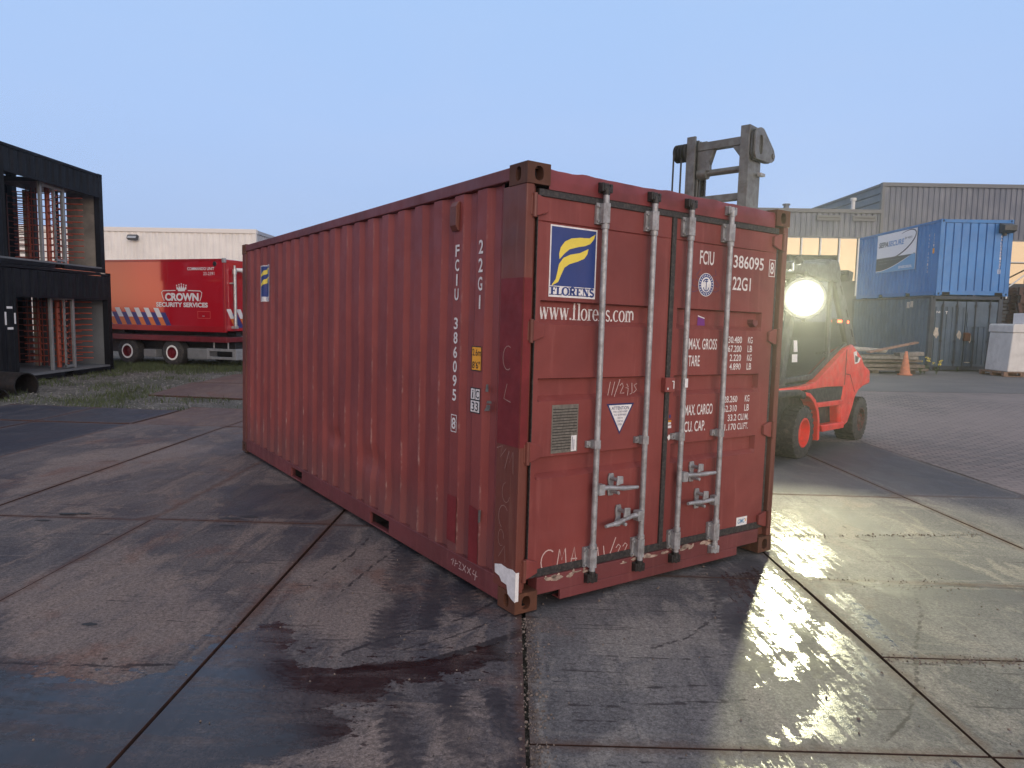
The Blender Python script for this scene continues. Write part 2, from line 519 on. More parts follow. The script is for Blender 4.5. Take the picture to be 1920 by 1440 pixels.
def casting_mb(x, y, z, sx, sy, sz, ex=.162, ey=.178, ez=.118):
    """corner casting whose outer corner is (x,y,z) and which extends to (sx,sy,sz)"""
    b = MB()
    cx, cy, cz = x + sx * ex / 2, y + sy * ey / 2, z + sz * ez / 2
    # end face (y), side face (x), top/bottom face (z) carry holes
    if sy > 0:
        face_hole(b, (cx, y, cz), (1, 0, 0), (0, 0, 1), ex / 2, ez / 2, .031, .040, .07)
    else:
        face_hole(b, (cx, y, cz), (-1, 0, 0), (0, 0, 1), ex / 2, ez / 2, .031, .040, .07)
    if sx > 0:
        face_hole(b, (x, cy, cz), (0, -1, 0), (0, 0, 1), ey / 2, ez / 2, .026, .040, .07)
    else:
        face_hole(b, (x, cy, cz), (0, 1, 0), (0, 0, 1), ey / 2, ez / 2, .026, .040, .07)
    if sz > 0:
        face_hole(b, (cx, cy, z), (0, 1, 0), (1, 0, 0), ey / 2, ex / 2, .06, .033, .03)
    else:
        face_hole(b, (cx, cy, z), (1, 0, 0), (0, 1, 0), ex / 2, ey / 2, .033, .06, .03)
    X2, Y2, Z2 = x + sx * ex, y + sy * ey, z + sz * ez
    b.poly([(x, Y2, z), (X2, Y2, z), (X2, Y2, Z2), (x, Y2, Z2)])
    b.poly([(X2, y, z), (X2, Y2, z), (X2, Y2, Z2), (X2, y, Z2)])
    b.poly([(x, y, Z2), (X2, y, Z2), (X2, Y2, Z2), (x, Y2, Z2)])
    return b


def castings(parent, mats, W, L, H, which=None):
    for xi in (0, 1):
        for yi in (0, 1):
            for zi in (0, 1):
                if which and (xi, yi, zi) not in which:
                    continue
                b = casting_mb(W * xi, L * yi, H * zi, 1 - 2 * xi, 1 - 2 * yi, 1 - 2 * zi)
                b.build('corner_casting', mats, parent)


def corr(y0, y1, pitch, phase, outer, slope, inner, depth, centre=True):
    """corrugation polyline (s, d): d = 0 on outer flats and depth on inner flats; an outer flat starts at phase"""
    pts = [(y0, 0)]
    k = math.floor((y0 - phase) / pitch) - 1
    while True:
        a = phase + k * pitch
        for s_, d_ in ((a, 0), (a + outer, 0), (a + outer + slope, depth), (a + outer + slope + inner, depth)):
            if y0 + .02 < s_ < y1 - .02:
                pts.append((s_, d_))
        k += 1
        if a > y1:
            break
    pts.append((y1, 0))
    return pts


def corr_wall(mb, prof, z0, z1, mp, nz=1, m=0, jitter=None):
    """wall swept along a corrugation; mp(s,d,z)"""
    rows = []
    for k in range(nz + 1):
        z = z0 + (z1 - z0) * k / nz
        rows.append([mb.vert(mp(s, d + (jitter(s, z) if jitter else 0), z)) for s, d in prof])
    for k in range(nz):
        for j in range(len(prof) - 1):
            mb.face([rows[k][j], rows[k][j + 1], rows[k + 1][j + 1], rows[k + 1][j]], m)


red = empty('shipping_container', None, 'weathered red-brown shipping container with closed double doors on the steel plates in front', 'container', mat=CM)


def red_dent(s, z):
    d = 0
    for cy, cz, ry, rz, a in ((2.1, .55, .35, .16, .022), (2.9, .62, .28, .12, .02), (1.75, .35, .2, .2, .012), (2.5, 1.3, .5, .5, .010), (4.2, .9, .5, .5, .010), (3.4, 1.9, .5, .4, .008)):
        q = ((s - cy) / ry) ** 2 + ((z - cz) / rz) ** 2
        if q < 1:
            d += a * (1 - q) ** 2
    return d + .004 * mnoise.noise(Vector((s * 1.3, z * 1.1, 2)))


b = MB()
prof = corr(.24, CL - .20, PITCH, PH - .11, .11, .05, .068, .028)
# finer rows so the dents read
fine = []
for (a0, d0), (a1, d1) in zip(prof[:-1], prof[1:]):
    fine.append((a0, d0))
    if a1 - a0 > .06:
        fine.append(((a0 + a1) / 2, (d0 + d1) / 2))
fine.append(prof[-1])
corr_wall(b, fine, .15, 2.50, lambda s, d, z: (.010 + d, s, z), 60, 0, red_dent)
b.build('side_wall', m_redside, red, smooth=14)
b = MB(); corr_wall(b, corr(.20, CL - .20, PITCH, .3, .11, .05, .068, .028), .15, 2.50, lambda s, d, z: (CW - .010 - d, s, z)); b.build('side_wall', m_redside, red)
b = MB(); corr_wall(b, corr(.16, CW - .16, .25, .2, .1, .04, .07, .045), .15, 2.50, lambda s, d, z: (s, CL - .012 - d, z)); b.build('end_wall', m_redside, red)
b = MB(); corr_wall(b, corr(.15, CL - .15, .21, .2, .09, .015, .09, .02), .05, CW - .05, lambda s, d, z: (z, s, CH - .012 - d)); b.build('roof', m_redrail, red)
b = MB(); b.box(.06, .15, .12, CW - .06, CL - .15, .15); b.build('floor', m_redrail, red)
for sx in (0, 1):
    b = MB(); x0 = .0 if sx == 0 else CW - .06
    n = 46; b.prism([(0, 0), (.06, 0), (.06, .075), (0, .075)], .178, CL - .178, lambda u, v, w: (x0 + u, w, CH - .012 - .075 + v))
    b.build('top_rail', m_redrail, red, bevel=.006)
    # bottom rail with two fork pockets
    b = MB(); xo = .004 if sx == 0 else CW - .054
    for a0, a1 in ((.178, 1.712), (2.068, 3.767), (4.109, CL - .178)):
        b.box(xo, a0, .028, xo + .05, a1, .165)
    for a0, a1 in ((1.712, 2.068), (3.767, 4.109)):
        b.box(xo, a0, .135, xo + .05, a1, .165); b.box(xo, a0, .028, xo + .05, a1, .04)
        b.box(xo + (.25 if sx == 0 else -.25), a0, .03, xo + (.26 if sx == 0 else -.24), a1, .135, 1)
        b.box(xo + .02, a0 - .006, .03, xo + .26 * (1 if sx == 0 else -1), a0, .135, 1); b.box(xo + .02, a1, .03, xo + .26 * (1 if sx == 0 else -1), a1 + .006, .135, 1)
    b.box(xo - .0035 if sx == 0 else xo + .02, .18, .165, xo + .03, CL - .18, .172)
    b.build('bottom_rail', [m_redrail, m_void], red, bevel=.004)
# posts
for sx in (0, 1):
    b = MB(); s_ = 1 if sx == 0 else -1; x0 = sx * CW

    def px_(u): return x0 + s_ * u
    # J-shaped door post: outer shell and inner step
    b.prism([(0.003, .006), (.058, .006), (.058, .05), (.10, .05), (.10, .10), (.02, .10), (.02, .24), (.003, .24)], .118, CH - .118, lambda u, v, w: (px_(u), v, w))
    p = b.build('corner_post', m_post, red, bevel=.006)
    if sx == 0:
        q = MB()
        q.box(.0005, .012, .98, .003, .232, 1.95); q.box(.003, .0035, .98, .056, .006, 1.95)
        q.build('repainted_patch', m_newred, p)
        f = Flat((-.001, .14, 0), (0, -1, 0), (0, 0, 1))
        f.stroke(arc(.0, 1.49, .05, .07, 60, 300, 10), .005); f.stroke([(.0, 1.34), (-.03, 1.25), (.04, 1.235)], .005)
        f.stroke([(-.09, .95), (-.03, .97), (-.05, .9), (.01, .96)], .0035); f.stroke([(.0, .84), (.04, .95), (.045, .88), (.08, .95), (.085, .82)], .0035)
        f.stroke(arc(.0, .55, .05, .07, 40, 250, 8), .003); f.stroke(arc(.02, .7, .04, .06, 100, 340, 8), .0025); f.stroke([(-.04, .3), (.02, .38), (.03, .28)], .003)
        f.stroke(arc(-.02, .42, .03, .05, 0, 300, 8), .0025)
        f.build('chalk_writing', mat('faint_chalk', (.36, .22, .19), .9), p)
    b = MB()
    b.prism([(0.003, 0), (.09, 0), (.09, .05), (.05, .16), (.003, .16)], .118, CH - .118, lambda u, v, w: (px_(u), CL - .003 - v, w))
    b.build('corner_post', m_post, red, bevel=.006)
castings(red, [m_rust, m_void], CW, CL, CH)
# daubed white paint over the near bottom corner
f = MB()
pts = [(.215, .245), (.15, .262), (.085, .255), (.03, .262), (-.0035, .25), (-.0035, .075), (.03, .085), (.07, .105), (.085, .155), (.14, .16), (.16, .185), (.21, .195)]
f.prism(pts, -.0035, -.0006, lambda u, v, w: (w, u, v))
f.box(-.0035, -.0032, .078, .022, -.0006, .25)
f.build('white_paint_patch', m_white, red)
# header with a dented top lip
b = MB(); n = 60
rows = []
for k in range(n + 1):
    x = .162 + (CW - .324) * k / n
    dz = .010 * mnoise.noise(Vector((x * 4.5, .3, 0))) + .007 * mnoise.noise(Vector((x * 11, 2.3, 0))) - .006
    dy = .012 * mnoise.noise(Vector((x * 3.1, 5.3, 0)))
    rows.append([b.vert(q) for q in ((x, .012, 2.455), (x, .010 + dy * .3, 2.50), (x, .012 + dy, 2.565 + dz), (x, .02 + dy, CH - .014 + dz), (x, .09, CH - .008), (x, .09, 2.455))])
for k in range(n):
    for j in range(6):
        b.face([rows[k][j], rows[k + 1][j], rows[k + 1][(j + 1) % 6], rows[k][(j + 1) % 6]])
b.build('door_header', m_header, red, smooth=35)
# sill
b = MB()
b.box(.162, .008, .085, CW - .162, .10, .188); b.box(.345, .010, .022, 2.035, .03, .085); b.box(.345, .03, .022, 2.035, .09, .03)
b.box(.17, .10, .03, CW - .17, .12, .12, 1)
s_ = b.build('door_sill', [m_redrail, m_void], red, bevel=.004)
f = Flat((0, .006, 0), (1, 0, 0), (0, 0, 1))
random.seed(3)
for k in range(30):
    cx = random.choice([random.uniform(.15, .6), random.uniform(1.05, 1.75), random.uniform(.25, 2.2)]); cz = random.uniform(.16, .186)
    w_ = random.uniform(.01, .06); h_ = random.uniform(.006, .02)
    f.poly([(cx + w_ * math.cos(a) * random.uniform(.6, 1.1), cz + h_ * math.sin(a) * random.uniform(.5, 1.1)) for a in [q * .8 for q in range(8)]])
f.build('flaked_paint', m_peel, s_)

BANDS = [(1.69, 1.83), (1.24, 1.376), (.777, .911)]


def door(x0, x1, xa, xb, name='door'):
    b = MB(); yf = .030; dep = .040
    xs = [x0, xa, xa + .015, xb - .015, xb, x1]
    zs = [.235]
    for z0, z1 in BANDS[::-1]:
        zs += [z0, z0 + .03, z1 - .008, z1]
    zs += [2.272, 2.277, 2.282, 2.415]
    def dd(i, j):
        z = zs[j]
        for z0, z1 in BANDS:
            if z0 + .005 < z < z1 - .003 and i in (2, 3):
                return dep
        if abs(z - 2.277) < .001 and i in (1, 2, 3, 4):
            return .008
        return 0
    g = [[b.vert((xs[i], yf + dd(i, j), zs[j])) for i in range(6)] for j in range(len(zs))]
    for j in range(len(zs) - 1):
        for i in range(5):
            b.face([g[j][i], g[j][i + 1], g[j + 1][i + 1], g[j + 1][i]])
    b.box(x0, .072, .235, x1, .085, 2.415)
    for u in (x0, x1):
        b.poly([(u, yf, .235), (u, .075, .235), (u, .075, 2.415), (u, yf, 2.415)])
    for z in (.235, 2.415):
        b.poly([(x0, yf, z), (x1, yf, z), (x1, .075, z), (x0, .075, z)])
    return b.build(name, m_red, red, smooth=12)


dl = door(.105, 1.198, .139, 1.064); dr = door(1.238, 2.335, 1.285, 2.203)
dl['label'] = 'left door leaf with the blue and yellow logo sticker'; dr['label'] = 'right door leaf with weight lettering'
# gaskets
b = MB(); b.box(.10, .018, 2.415, 2.34, .05, 2.456); b.box(.10, .022, .188, 2.34, .05, .236); b.box(.10, .028, .236, .106, .05, 2.415)
b.build('door_gasket', m_gasket, dl, bevel=.004)
b = MB(); b.box(1.199, .016, .205, 1.237, .05, 2.415); b.build('door_gasket', m_gasket, dr, bevel=.004)
b = MB(); b.box(2.336, .03, .236, 2.362, .055, 2.415); b.build('door_gasket', m_gasket, dr, bevel=.004)


def hinge(x, z, s, par):
    b = MB()
    b.prism([(0, -.055), (.022, -.055), (.095, -.03), (.095, .038), (.022, .062), (0, .062)], .006, .030, lambda u, v, w: (x + s * (u + .02), w, z + v))
    b.tube([(x + s * .012, .000, z - .068), (x + s * .012, .000, z + .068)], .014, 10, 1)
    b.box(x - s * .012, .002, z - .055, x + s * .018, .02, z + .055, 1)
    b.build('hinge', [m_red, m_post], par, bevel=.004)


for z in (2.355, 1.65, .945, .25):
    hinge(.047, z, 1, dl); hinge(CW - .047, z, -1, dr)


def lockbar(x, par, side, hz, hdir, hup):
    b = MB(); y = -.022
    b.tube([(x, y, .16), (x, y, 2.49)], .0185, 14)
    # guide brackets top and bottom, plates with two bolts each
    for z0, z1 in ((2.30, 2.425), (.19, .315)):
        b.box(x - .045, .010, z0, x + .032, .0285, z1)
        b.prism([(-.026, .012), (-.026, -.03), (-.014, -.046), (.014, -.046), (.026, -.03), (.026, .012)], z0 + .004, z1 - .004, lambda u, v, w: (x + u, v, w))
        for dz in (.018, .105):
            b.tube([(x - .036, .010, z0 + dz), (x - .036, -.001, z0 + dz)], .008, 8)
    b.tube([(x, y, 2.272), (x, y, 2.30)], .024, 12); b.tube([(x, y, .315), (x, y, .34)], .024, 12)
    # mid strap
    b.box(x - .055, .008, .945, x + .03, .0285, .985); b.prism([(-.024, .012), (-.024, -.03), (-.012, -.044), (.012, -.044), (.024, -.03), (.024, .012)], .940, .992, lambda u, v, w: (x + u, v, w))
    b.tube([(x - .042, .008, .962), (x - .042, -.002, .962)], .008, 8)
    # cams and keepers
    bar = b.build('locking_bar', m_galv, par, smooth=35)
    for z, s in ((2.515, 1), (.125, -1)):
        k = MB()
        k.tube([(x, y, z - s * .045), (x, y, z)], .022, 10)
        k.prism([(-.03, -.012), (.0, -.022), (.036, -.012), (.034, .006), (.02, .0), (.004, .016), (-.026, .014)], -.035, .005, lambda u, v, w: (x + u, w, z + v * 1.5))
        k.box(x - .04, -.03, z - .026, x - .02, .012, z + .026); k.box(x + .022, -.034, z - .03, x + .04, .012, z + .022)
        k.box(x - .04, -.002, z - .032, x + .04, .012, z + .03)
        k.build('bar_cam', m_blackiron if x < 1.7 else m_galv, par, bevel=.003)
    # handle: hub on the bar, arm, grip past its latch
    h = MB(); d = hdir
    h.box(x + d * .012, -.05, hz - .035, x + d * .058, -.004, hz + .03)
    xm = x + d * .17; xe = x + d * .34
    h.tube([(x + d * .03, -.028, hz), (x + d * .09, -.035, hz + .004), (xm, -.040, hz + hup * .3), (xm + d * .05, -.046, hz + hup * .7), (xe, -.05, hz + hup)], [.017, .015, .014, .016, .011], 8)
    h.build('door_handle', m_galv, par, smooth=40)
    h = MB(); hx = xm; hzz = hz + hup * .3
    h.prism([(-.02, -.06), (.02, -.06), (.026, -.03), (.018, .0), (.026, .05), (.018, .082), (-.018, .082), (-.026, .05), (-.018, .0), (-.026, -.03)], .016, .0285, lambda u, v, w: (hx + u, w, hzz + v))
    h.tube([(hx, .02, hzz + .05), (hx, -.05, hzz + .05)], .013, 8); h.tube([(hx, .02, hzz - .03), (hx, -.056, hzz - .03)], .012, 8)
    h.prism([(-.024, .02), (.03, .028), (.028, .075), (-.018, .08)], -.062, -.05, lambda u, v, w: (hx + u, w, hzz + v))
    h.build('handle_catch', m_galv, par, bevel=.003)


lockbar(.570, dl, 0, .685, 1, -.015); lockbar(.984, dl, 0, .478, -1, -.03)
lockbar(1.328, dr, 1, .692, 1, .0); lockbar(1.736, dr, 1, .490, -1, .012)
# lock block by the seam
b = MB(); b.box(1.165, -.012, 1.27, 1.255, .030, 1.365); b.box(1.178, -.018, 1.285, 1.19, -.012, 1.30, 1); b.box(1.235, -.018, 1.29, 1.243, -.012, 1.345, 1); b.box(1.222, -.018, 1.337, 1.235, -.012, 1.345, 1)
b.build('lock_box', [m_red, m_white], dr, bevel=.003)
b = MB(); b.prism([(2.09, 1.745), (2.125, 1.72), (2.15, 1.745), (2.14, 1.77), (2.09, 1.775)], .02, .072, lambda u, v, w: (u, w, v)); b.build('door_stop', m_redrail, dr)

# --- stickers and lettering on the left door
f = Flat((0, .0285, 0), (1, 0, 0), (0, 0, 1))
f.rect(.195, 1.852, .553, 2.266, 0); f.rect(.204, 1.917, .544, 2.257, 1, .0006)


def zz(pts):
    return [(.196 + (px - 368 + (py - 475) * .037) / 285 * .357, 2.263 - (py - 475 - (px - 368) * .10) / 437 * .412) for px, py in pts]


up_ = [((417, 682), (430, 668)), ((415, 650), (445, 650)), ((425, 610), (478, 622)), ((450, 575), (530, 608)), ((490, 555), (572, 601)), ((540, 550), (605, 588)), ((600, 552), (628, 560)), ((638, 528), (636, 535))]
lo_ = [((370, 838), (372, 842)), ((393, 805), (408, 822)), ((403, 765), (428, 775)), ((414, 712), (446, 735)), ((440, 675), (478, 713)), ((482, 655), (530, 697)), ((540, 645), (568, 680)), ((594, 620), (588, 650))]
for band in (up_, lo_):
    for (a, c), (e, g) in zip(band[:-1], band[1:]):
        f.poly(zz([a, c, g, e]), 2, .0012)
serif(f, 'FLORENS', .207, 1.864, .048, .338, .27, .10, 1, .0006)
f.build('logo_sticker', [m_white, m_blue, m_yel], dl)
f = Flat((0, .0685, 0), (1, 0, 0), (0, 0, 1))
serif(f, 'www.florens.com', .158, 1.722, .070, .775, .18, .065)
f.build('lettering', m_paint_white, dl)
f = Flat((0, .0288, 0), (1, 0, 0), (0, 0, 1))
f.rect(.250, .925, .455, 1.216, 0); 
for k in range(15):
    f.rect(.258, .945 + k * .0172, .447 - (.045 if k < 6 else 0), .950 + k * .0172, 1, .0006)
f.rect(.405, .93, .447, 1.025, 2, .0008); f.rect(.412, .937, .416, 1.018, 3, .0012); f.rect(.425, .937, .429, 1.0, 3, .0012)
f.build('data_plate', [m_plate, m_black, m_white, m_navy], dl)
f = Flat((0, .0288, 0), (1, 0, 0), (0, 0, 1))
f.poly([(.684, 1.206), (.922, 1.206), (.803, 1.008)], 1); f.poly([(.702, 1.196), (.904, 1.196), (.803, 1.026)], 0, .0006)
f.text('ATTENTION', .728, 1.166, .878, 1.187, 1, .0012, bold=.01)
for k, (s_, w_) in enumerate((('THIS CONTAINER', .062), ('MUST BE REPAIRED', .055), ('WITH', .022), ('CORTEN', .028), ('STEEL', .02))):
    f.text(s_, .803 - w_, 1.148 - k * .0205, .803 + w_, 1.159 - k * .0205, 1, .0012)
f.build('warning_sticker', [m_white, m_navy], dl)
f = Flat((0, .0286, 0), (1, 0, 0), (0, 0, 1))
f.stroke(arc(.26, .27, .055, .068, 50, 310, 12), .008); f.stroke([(.325, .21), (.345, .33), (.365, .26), (.39, .33), (.402, .205)], .008)
f.stroke([(.43, .20), (.462, .325), (.485, .20)], .008); f.stroke([(.437, .255), (.487, .25)], .008)
f.stroke([(.655, .295), (.67, .2)], .008); f.stroke([(.705, .295), (.72, .2)], .008); f.stroke([(.745, .19), (.81, .335)], .008)
for ox in (.815, .875):
    f.stroke([(ox, .265), (ox + .02, .285), (ox + .04, .27), (ox + .005, .21), (ox + .055, .215)], .007)
f.stroke([(.69, 1.215 + .045), (.708, 1.345)], .005); f.stroke([(.722, 1.26), (.745, 1.345)], .005); f.stroke([(.745, 1.25), (.79, 1.36)], .005)
f.stroke([(.79, 1.32), (.81, 1.335), (.82, 1.315), (.795, 1.27), (.83, 1.272)], .005); f.stroke([(.85, 1.33), (.865, 1.31), (.84, 1.305), (.865, 1.30), (.86, 1.255)], .005)
f.stroke([(.895, 1.335), (.90, 1.27), (.88, 1.262)], .005); f.stroke([(.94, 1.33), (.915, 1.32), (.938, 1.29), (.912, 1.27)], .005)
f.build('chalk_writing', m_chalk, dl)
# --- right door
f = Flat((0, .0286, 0), (1, 0, 0), (0, 0, 1))
def door_text(name, *items):
    f = Flat((0, .0286, 0), (1, 0, 0), (0, 0, 1))
    for it in items:
        f.text(*it, bold=.012)
    return f, name


def fin(q): q[0].build(q[1], m_paint_white, dr)


q = door_text('serial_number', ('FCIU', 1.487, 2.134, 1.632, 2.228), ('386095', 1.845, 2.135, 2.19, 2.226), ('8', 2.272, 2.118, 2.313, 2.205))
q[0].frame(2.256, 2.098, 2.33, 2.225, .006); fin(q)
fin(door_text('type_code', ('22G1', 1.845, 1.978, 2.05, 2.073)))
fin(door_text('weight_heading', ('MAX. GROSS', 1.417, 1.552, 1.71, 1.628))); fin(door_text('weight_heading', ('TARE', 1.420, 1.437, 1.536, 1.511)))
fin(door_text('weight_heading', ('MAX. CARGO', 1.409, 1.097, 1.698, 1.172))); fin(door_text('weight_heading', ('CU. CAP.', 1.41, .982, 1.627, 1.056)))
for s_, un, z in (('30.480', 'KG', 1.60), ('67.200', 'LB', 1.536), ('2.220', 'KG', 1.471), ('4.890', 'LB', 1.407), ('28.260', 'KG', 1.171), ('62.310', 'LB', 1.103), ('33.2', 'CU.M.', 1.035), ('1.170', 'CU.FT.', .967)):
    xr = 1.985 if z > 1.3 else 1.968
    x0 = {6: xr - .152, 5: xr - .128, 4: xr - .098}[len(s_)]
    fin(door_text('weight_figure', (s_, x0, z, xr, z + .048), (un, 2.055 if len(un) == 2 else 1.985, z, 2.108, z + .048)))
f = Flat((0, .0284, 0), (1, 0, 0), (0, 0, 1))
f.poly(arc(1.562, 1.998, .080, .080, 0, 345, 23), 0); f.poly(arc(1.562, 1.998, .075, .075, 0, 345, 23), 1, .0006); f.poly(arc(1.562, 1.998, .052, .052, 0, 345, 23), 0, .0012)
for k in range(22):
    a = R(k * 360 / 22); f.stroke([(1.562 + .058 * math.cos(a), 1.998 + .058 * math.sin(a)), (1.562 + .069 * math.cos(a), 1.998 + .069 * math.sin(a))], .006, 0, .0012)
f.stroke([(1.562, 1.955), (1.562, 2.035)], .008, 1, .0018); f.stroke(arc(1.562, 1.985, .028, .03, 190, 350, 8), .008, 1, .0018); f.stroke([(1.545, 2.02), (1.58, 2.02)], .006, 1, .0018)
f.stroke(arc(1.562, 2.005, .034, .03, 60, 160, 6), .009, 1, .0018)
f.build('round_sticker', [m_white, m_blue], dr)
f = Flat((0, .0284, 0), (1, 0, 0), (0, 0, 1))
f.rect(2.035, .235, 2.160, .300, 0); f.text('CIMC', 2.05, .252, 2.135, .285, 1, .0006, shear=.3, bold=.02); f.stroke([(2.142, .262), (2.146, .284)], .009, 2, .0006)
f.build('maker_sticker', [m_white, mat('print_lightblue', (.08, .25, .42), .5), m_orange_lbl], dr)
f = Flat((0, .0676, 0), (1, 0, 0), (0, 0, 1))
f.poly([(1.535, 1.70), (1.62, 1.69), (1.61, 1.765), (1.54, 1.78)], 0); f.poly([(1.54, 1.78), (1.61, 1.765), (1.61, 1.772), (1.54, 1.788)], 1, .0006)
f.build('purple_sticker', [m_purple, m_white], dr)
f = Flat((0, .0284, 0), (1, 0, 0), (0, 0, 1))
f.rect(1.243, 1.045, 1.277, 1.06, 0); f.rect(1.243, 1.02, 1.281, 1.038, 0); f.rect(1.243, 1.064, 1.279, 1.072, 3); f.stroke([(1.255, 1.10), (1.27, 1.10)], .022, 2); f.poly([(1.246, .958), (1.264, .978), (1.281, .955), (1.262, .935)], 0)
f.build('torn_sticker', [m_white, m_navy, m_blue, m_orange_lbl], dr)
f = Flat((0, .0284, 0), (1, 0, 0), (0, 0, 1))
for (x, z) in ((1.50, 2.05), (1.62, 2.06), (1.66, 1.99), (1.46, 1.98)):
    f.stroke([(x + .045 * math.sin(q * 1.3 + x * 20), z + .012 * q - .04 + .02 * math.cos(q * 2.1)) for q in range(7)], .003)
f.build('marker_scribble', m_navy, dr)
b = MB(); b.prism([(0, 0), (.03, 0), (.03, .06), (0, .06)], -.0445, -.043, lambda u, v, w: (1.313 + u, w, 1.30 + v)); b.build('bar_sticker', m_white, dr)

# --- markings on the long side
f = Flat((-.0005 + .010 - .0025, 0, 0), (0, -1, 0), (0, 0, 1))


def vtext(s, yc, z0, step, w, hgt):
    for k, ch in enumerate(s):
        if ch != ' ':
            f.text(ch, -yc - (w / 2 if ch not in 'I1' else w / 6), z0 - k * step, -yc + (w / 2 if ch not in 'I1' else w / 6), z0 - k * step + hgt, 0, .0005, bold=.02)


vtext('FCIU 386095 8', .757, 2.112, .0935, .050, .076)
zb = 2.112 - 12 * .0935
f.frame(-.757 - .036, zb - .02, -.757 + .036, zb + .096, .006)
f.build('serial_number', [m_paint_white], red); f = Flat((.0070, 0, 0), (0, -1, 0), (0, 0, 1))
vtext('22G1', .474, 2.112, .1125, .050, .085)
f.build('type_code', [m_paint_white], red); f = Flat((.0070, 0, 0), (0, -1, 0), (0, 0, 1))
f.rect(-.553, 1.39, -.437, 1.545, 1); f.frame(-.553, 1.39, -.437, 1.545, .006, 2, .0012)
f.text('2.6m', -.542, 1.485, -.444, 1.527, 2, .0012, bold=.006); f.text("8'6\"", -.542, 1.405, -.452, 1.450, 2, .0012, bold=.006)
f.build('height_label', [m_paint_white, m_orange_lbl, m_black], red); f = Flat((.0070, 0, 0), (0, -1, 0), (0, 0, 1))
f.rect(-.556, 1.125, -.440, 1.285, 2); f.rect(-.549, 1.212, -.503, 1.278, 0, .0012); f.rect(-.495, 1.212, -.447, 1.278, 0, .0012); f.rect(-.549, 1.132, -.447, 1.203, 0, .0012)
f.text('i', -.533, 1.220, -.519, 1.27, 2, .002, bold=.015); f.text('C', -.49, 1.220, -.452, 1.27, 2, .002, bold=.01); f.text('33', -.535, 1.14, -.46, 1.195, 2, .002, bold=.01)
f.build('standards_label', [m_paint_white, m_orange_lbl, m_black], red)
f = Flat((.0075, 0, 0), (0, -1, 0), (0, 0, 1))
random.seed(5)
for (y, z, w, h) in ((.385, 1.27, .035, .05), (.37, 1.20, .06, .02), (.375, 1.165, .05, .03), (.39, 1.15, .06, .02)):
    f.poly([(-y, z), (-y + w, z + random.uniform(-.01, .01)), (-y + w * .9, z + h), (-y + .008, z + h * .9)])
f.poly([(-.432, .44), (-.405, .45), (-.40, .53), (-.43, .52)]); f.build('torn_sticker', [m_plate], red)
b = Flat((.0062, 0, 0), (0, -1, 0), (0, 0, 1))
b.rect(-.818, .235, -.70, .545); b.build('repainted_patch', m_newred, red)
b = Flat((.0062, 0, 0), (0, -1, 0), (0, 0, 1)); b.poly([(-.54, .17), (-.43, .165), (-.43, .52), (-.54, .535)]); b.build('repainted_patch', m_newred, red)
# logo on two of the flats (the strip between them is lost in the recess)
lg = MB()


def depth_at(y):
    for (a0, d0), (a1, d1) in zip(prof[:-1], prof[1:]):
        if a0 <= y <= a1:
            return d0 + (d1 - d0) * (y - a0) / max(1e-6, a1 - a0)
    return 0


ys = sorted({4.925 + (5.26 - 4.925) * k / 22 for k in range(23)} | {p[0] for p in prof if 4.925 < p[0] < 5.26}, reverse=True)


def curve_z(t, z0, amp): return z0 + amp * (t ** .6)


for ya, yb in zip(ys[:-1], ys[1:]):
    ta, tb = (5.26 - ya) / .335, (5.26 - yb) / .335
    edges = ta < .02 or tb > .98
    bands = [(1.880, 1.888, 0), (1.888, 1.935, 0), (1.935, 2.283, 0 if edges else 1), (2.283, 2.292, 0)]
    for z0_, z1_, mi in bands:
        lg.poly([(.0085 + depth_at(ya), ya, z0_), (.0085 + depth_at(yb), yb, z0_), (.0085 + depth_at(yb), yb, z1_), (.0085 + depth_at(ya), ya, z1_)], mi)
    if not edges:
        for zc, th, am in ((2.05, .055, .10), (2.16, .05, .09)):
            q = [curve_z(t_, zc, am) for t_ in (ta, tb)]; h_ = [th * math.sin(math.pi * min(1, .15 + t_ * .8)) for t_ in (ta, tb)]
            lg.poly([(.0072 + depth_at(ya), ya, q[0] - h_[0] / 2), (.0072 + depth_at(yb), yb, q[1] - h_[1] / 2), (.0072 + depth_at(yb), yb, q[1] + h_[1] / 2), (.0072 + depth_at(ya), ya, q[0] + h_[0] / 2)], 2)
lgo = lg.build('logo_sticker', [m_white, m_blue, m_yel], red)
for yc, tx in ((5.203, 'F'), (4.925 + .055, 'EN')):
    f = Flat((.0078, 0, 0), (0, -1, 0), (0, 0, 1)); serif(f, tx, -yc - (.045 if tx == 'F' else .05), 1.890, .042, .05 if tx == 'F' else .10, .2, .075); f.build('logo_letter', m_blue, lgo)
# vent cover
b = MB(); yv = .775
b.prism([(0, 2.275), (-.012, 2.275), (-.03, 2.31), (-.03, 2.43), (-.012, 2.462), (0, 2.462)], yv - .035, yv + .045, lambda u, v, w: (.010 + u, w, v))
b.build('vent_cover', m_post, red, bevel=.004)
f = Flat((.003, 0, 0), (0, -1, 0), (0, 0, 1))
x = -.745
for pts in ([(0, .03), (.03, .05), (.02, .0), (.035, .04)], [(.05, .0), (.06, .05), (.09, .03), (.05, .02)], [(.10, .05), (.13, .05), (.11, .02), (.14, .0), (.10, 0)], [(.15, .05), (.19, .0)], [(.19, .05), (.15, .0)], [(.21, .045), (.25, .0)], [(.25, .05), (.21, 0)], [(.29, .05), (.27, .02), (.33, .015)], [(.315, .05), (.30, -.02)]):
    f.stroke([(x + a, .085 + c * .9) for a, c in pts], .006)
f.build('chalk_writing', m_chalk, red)

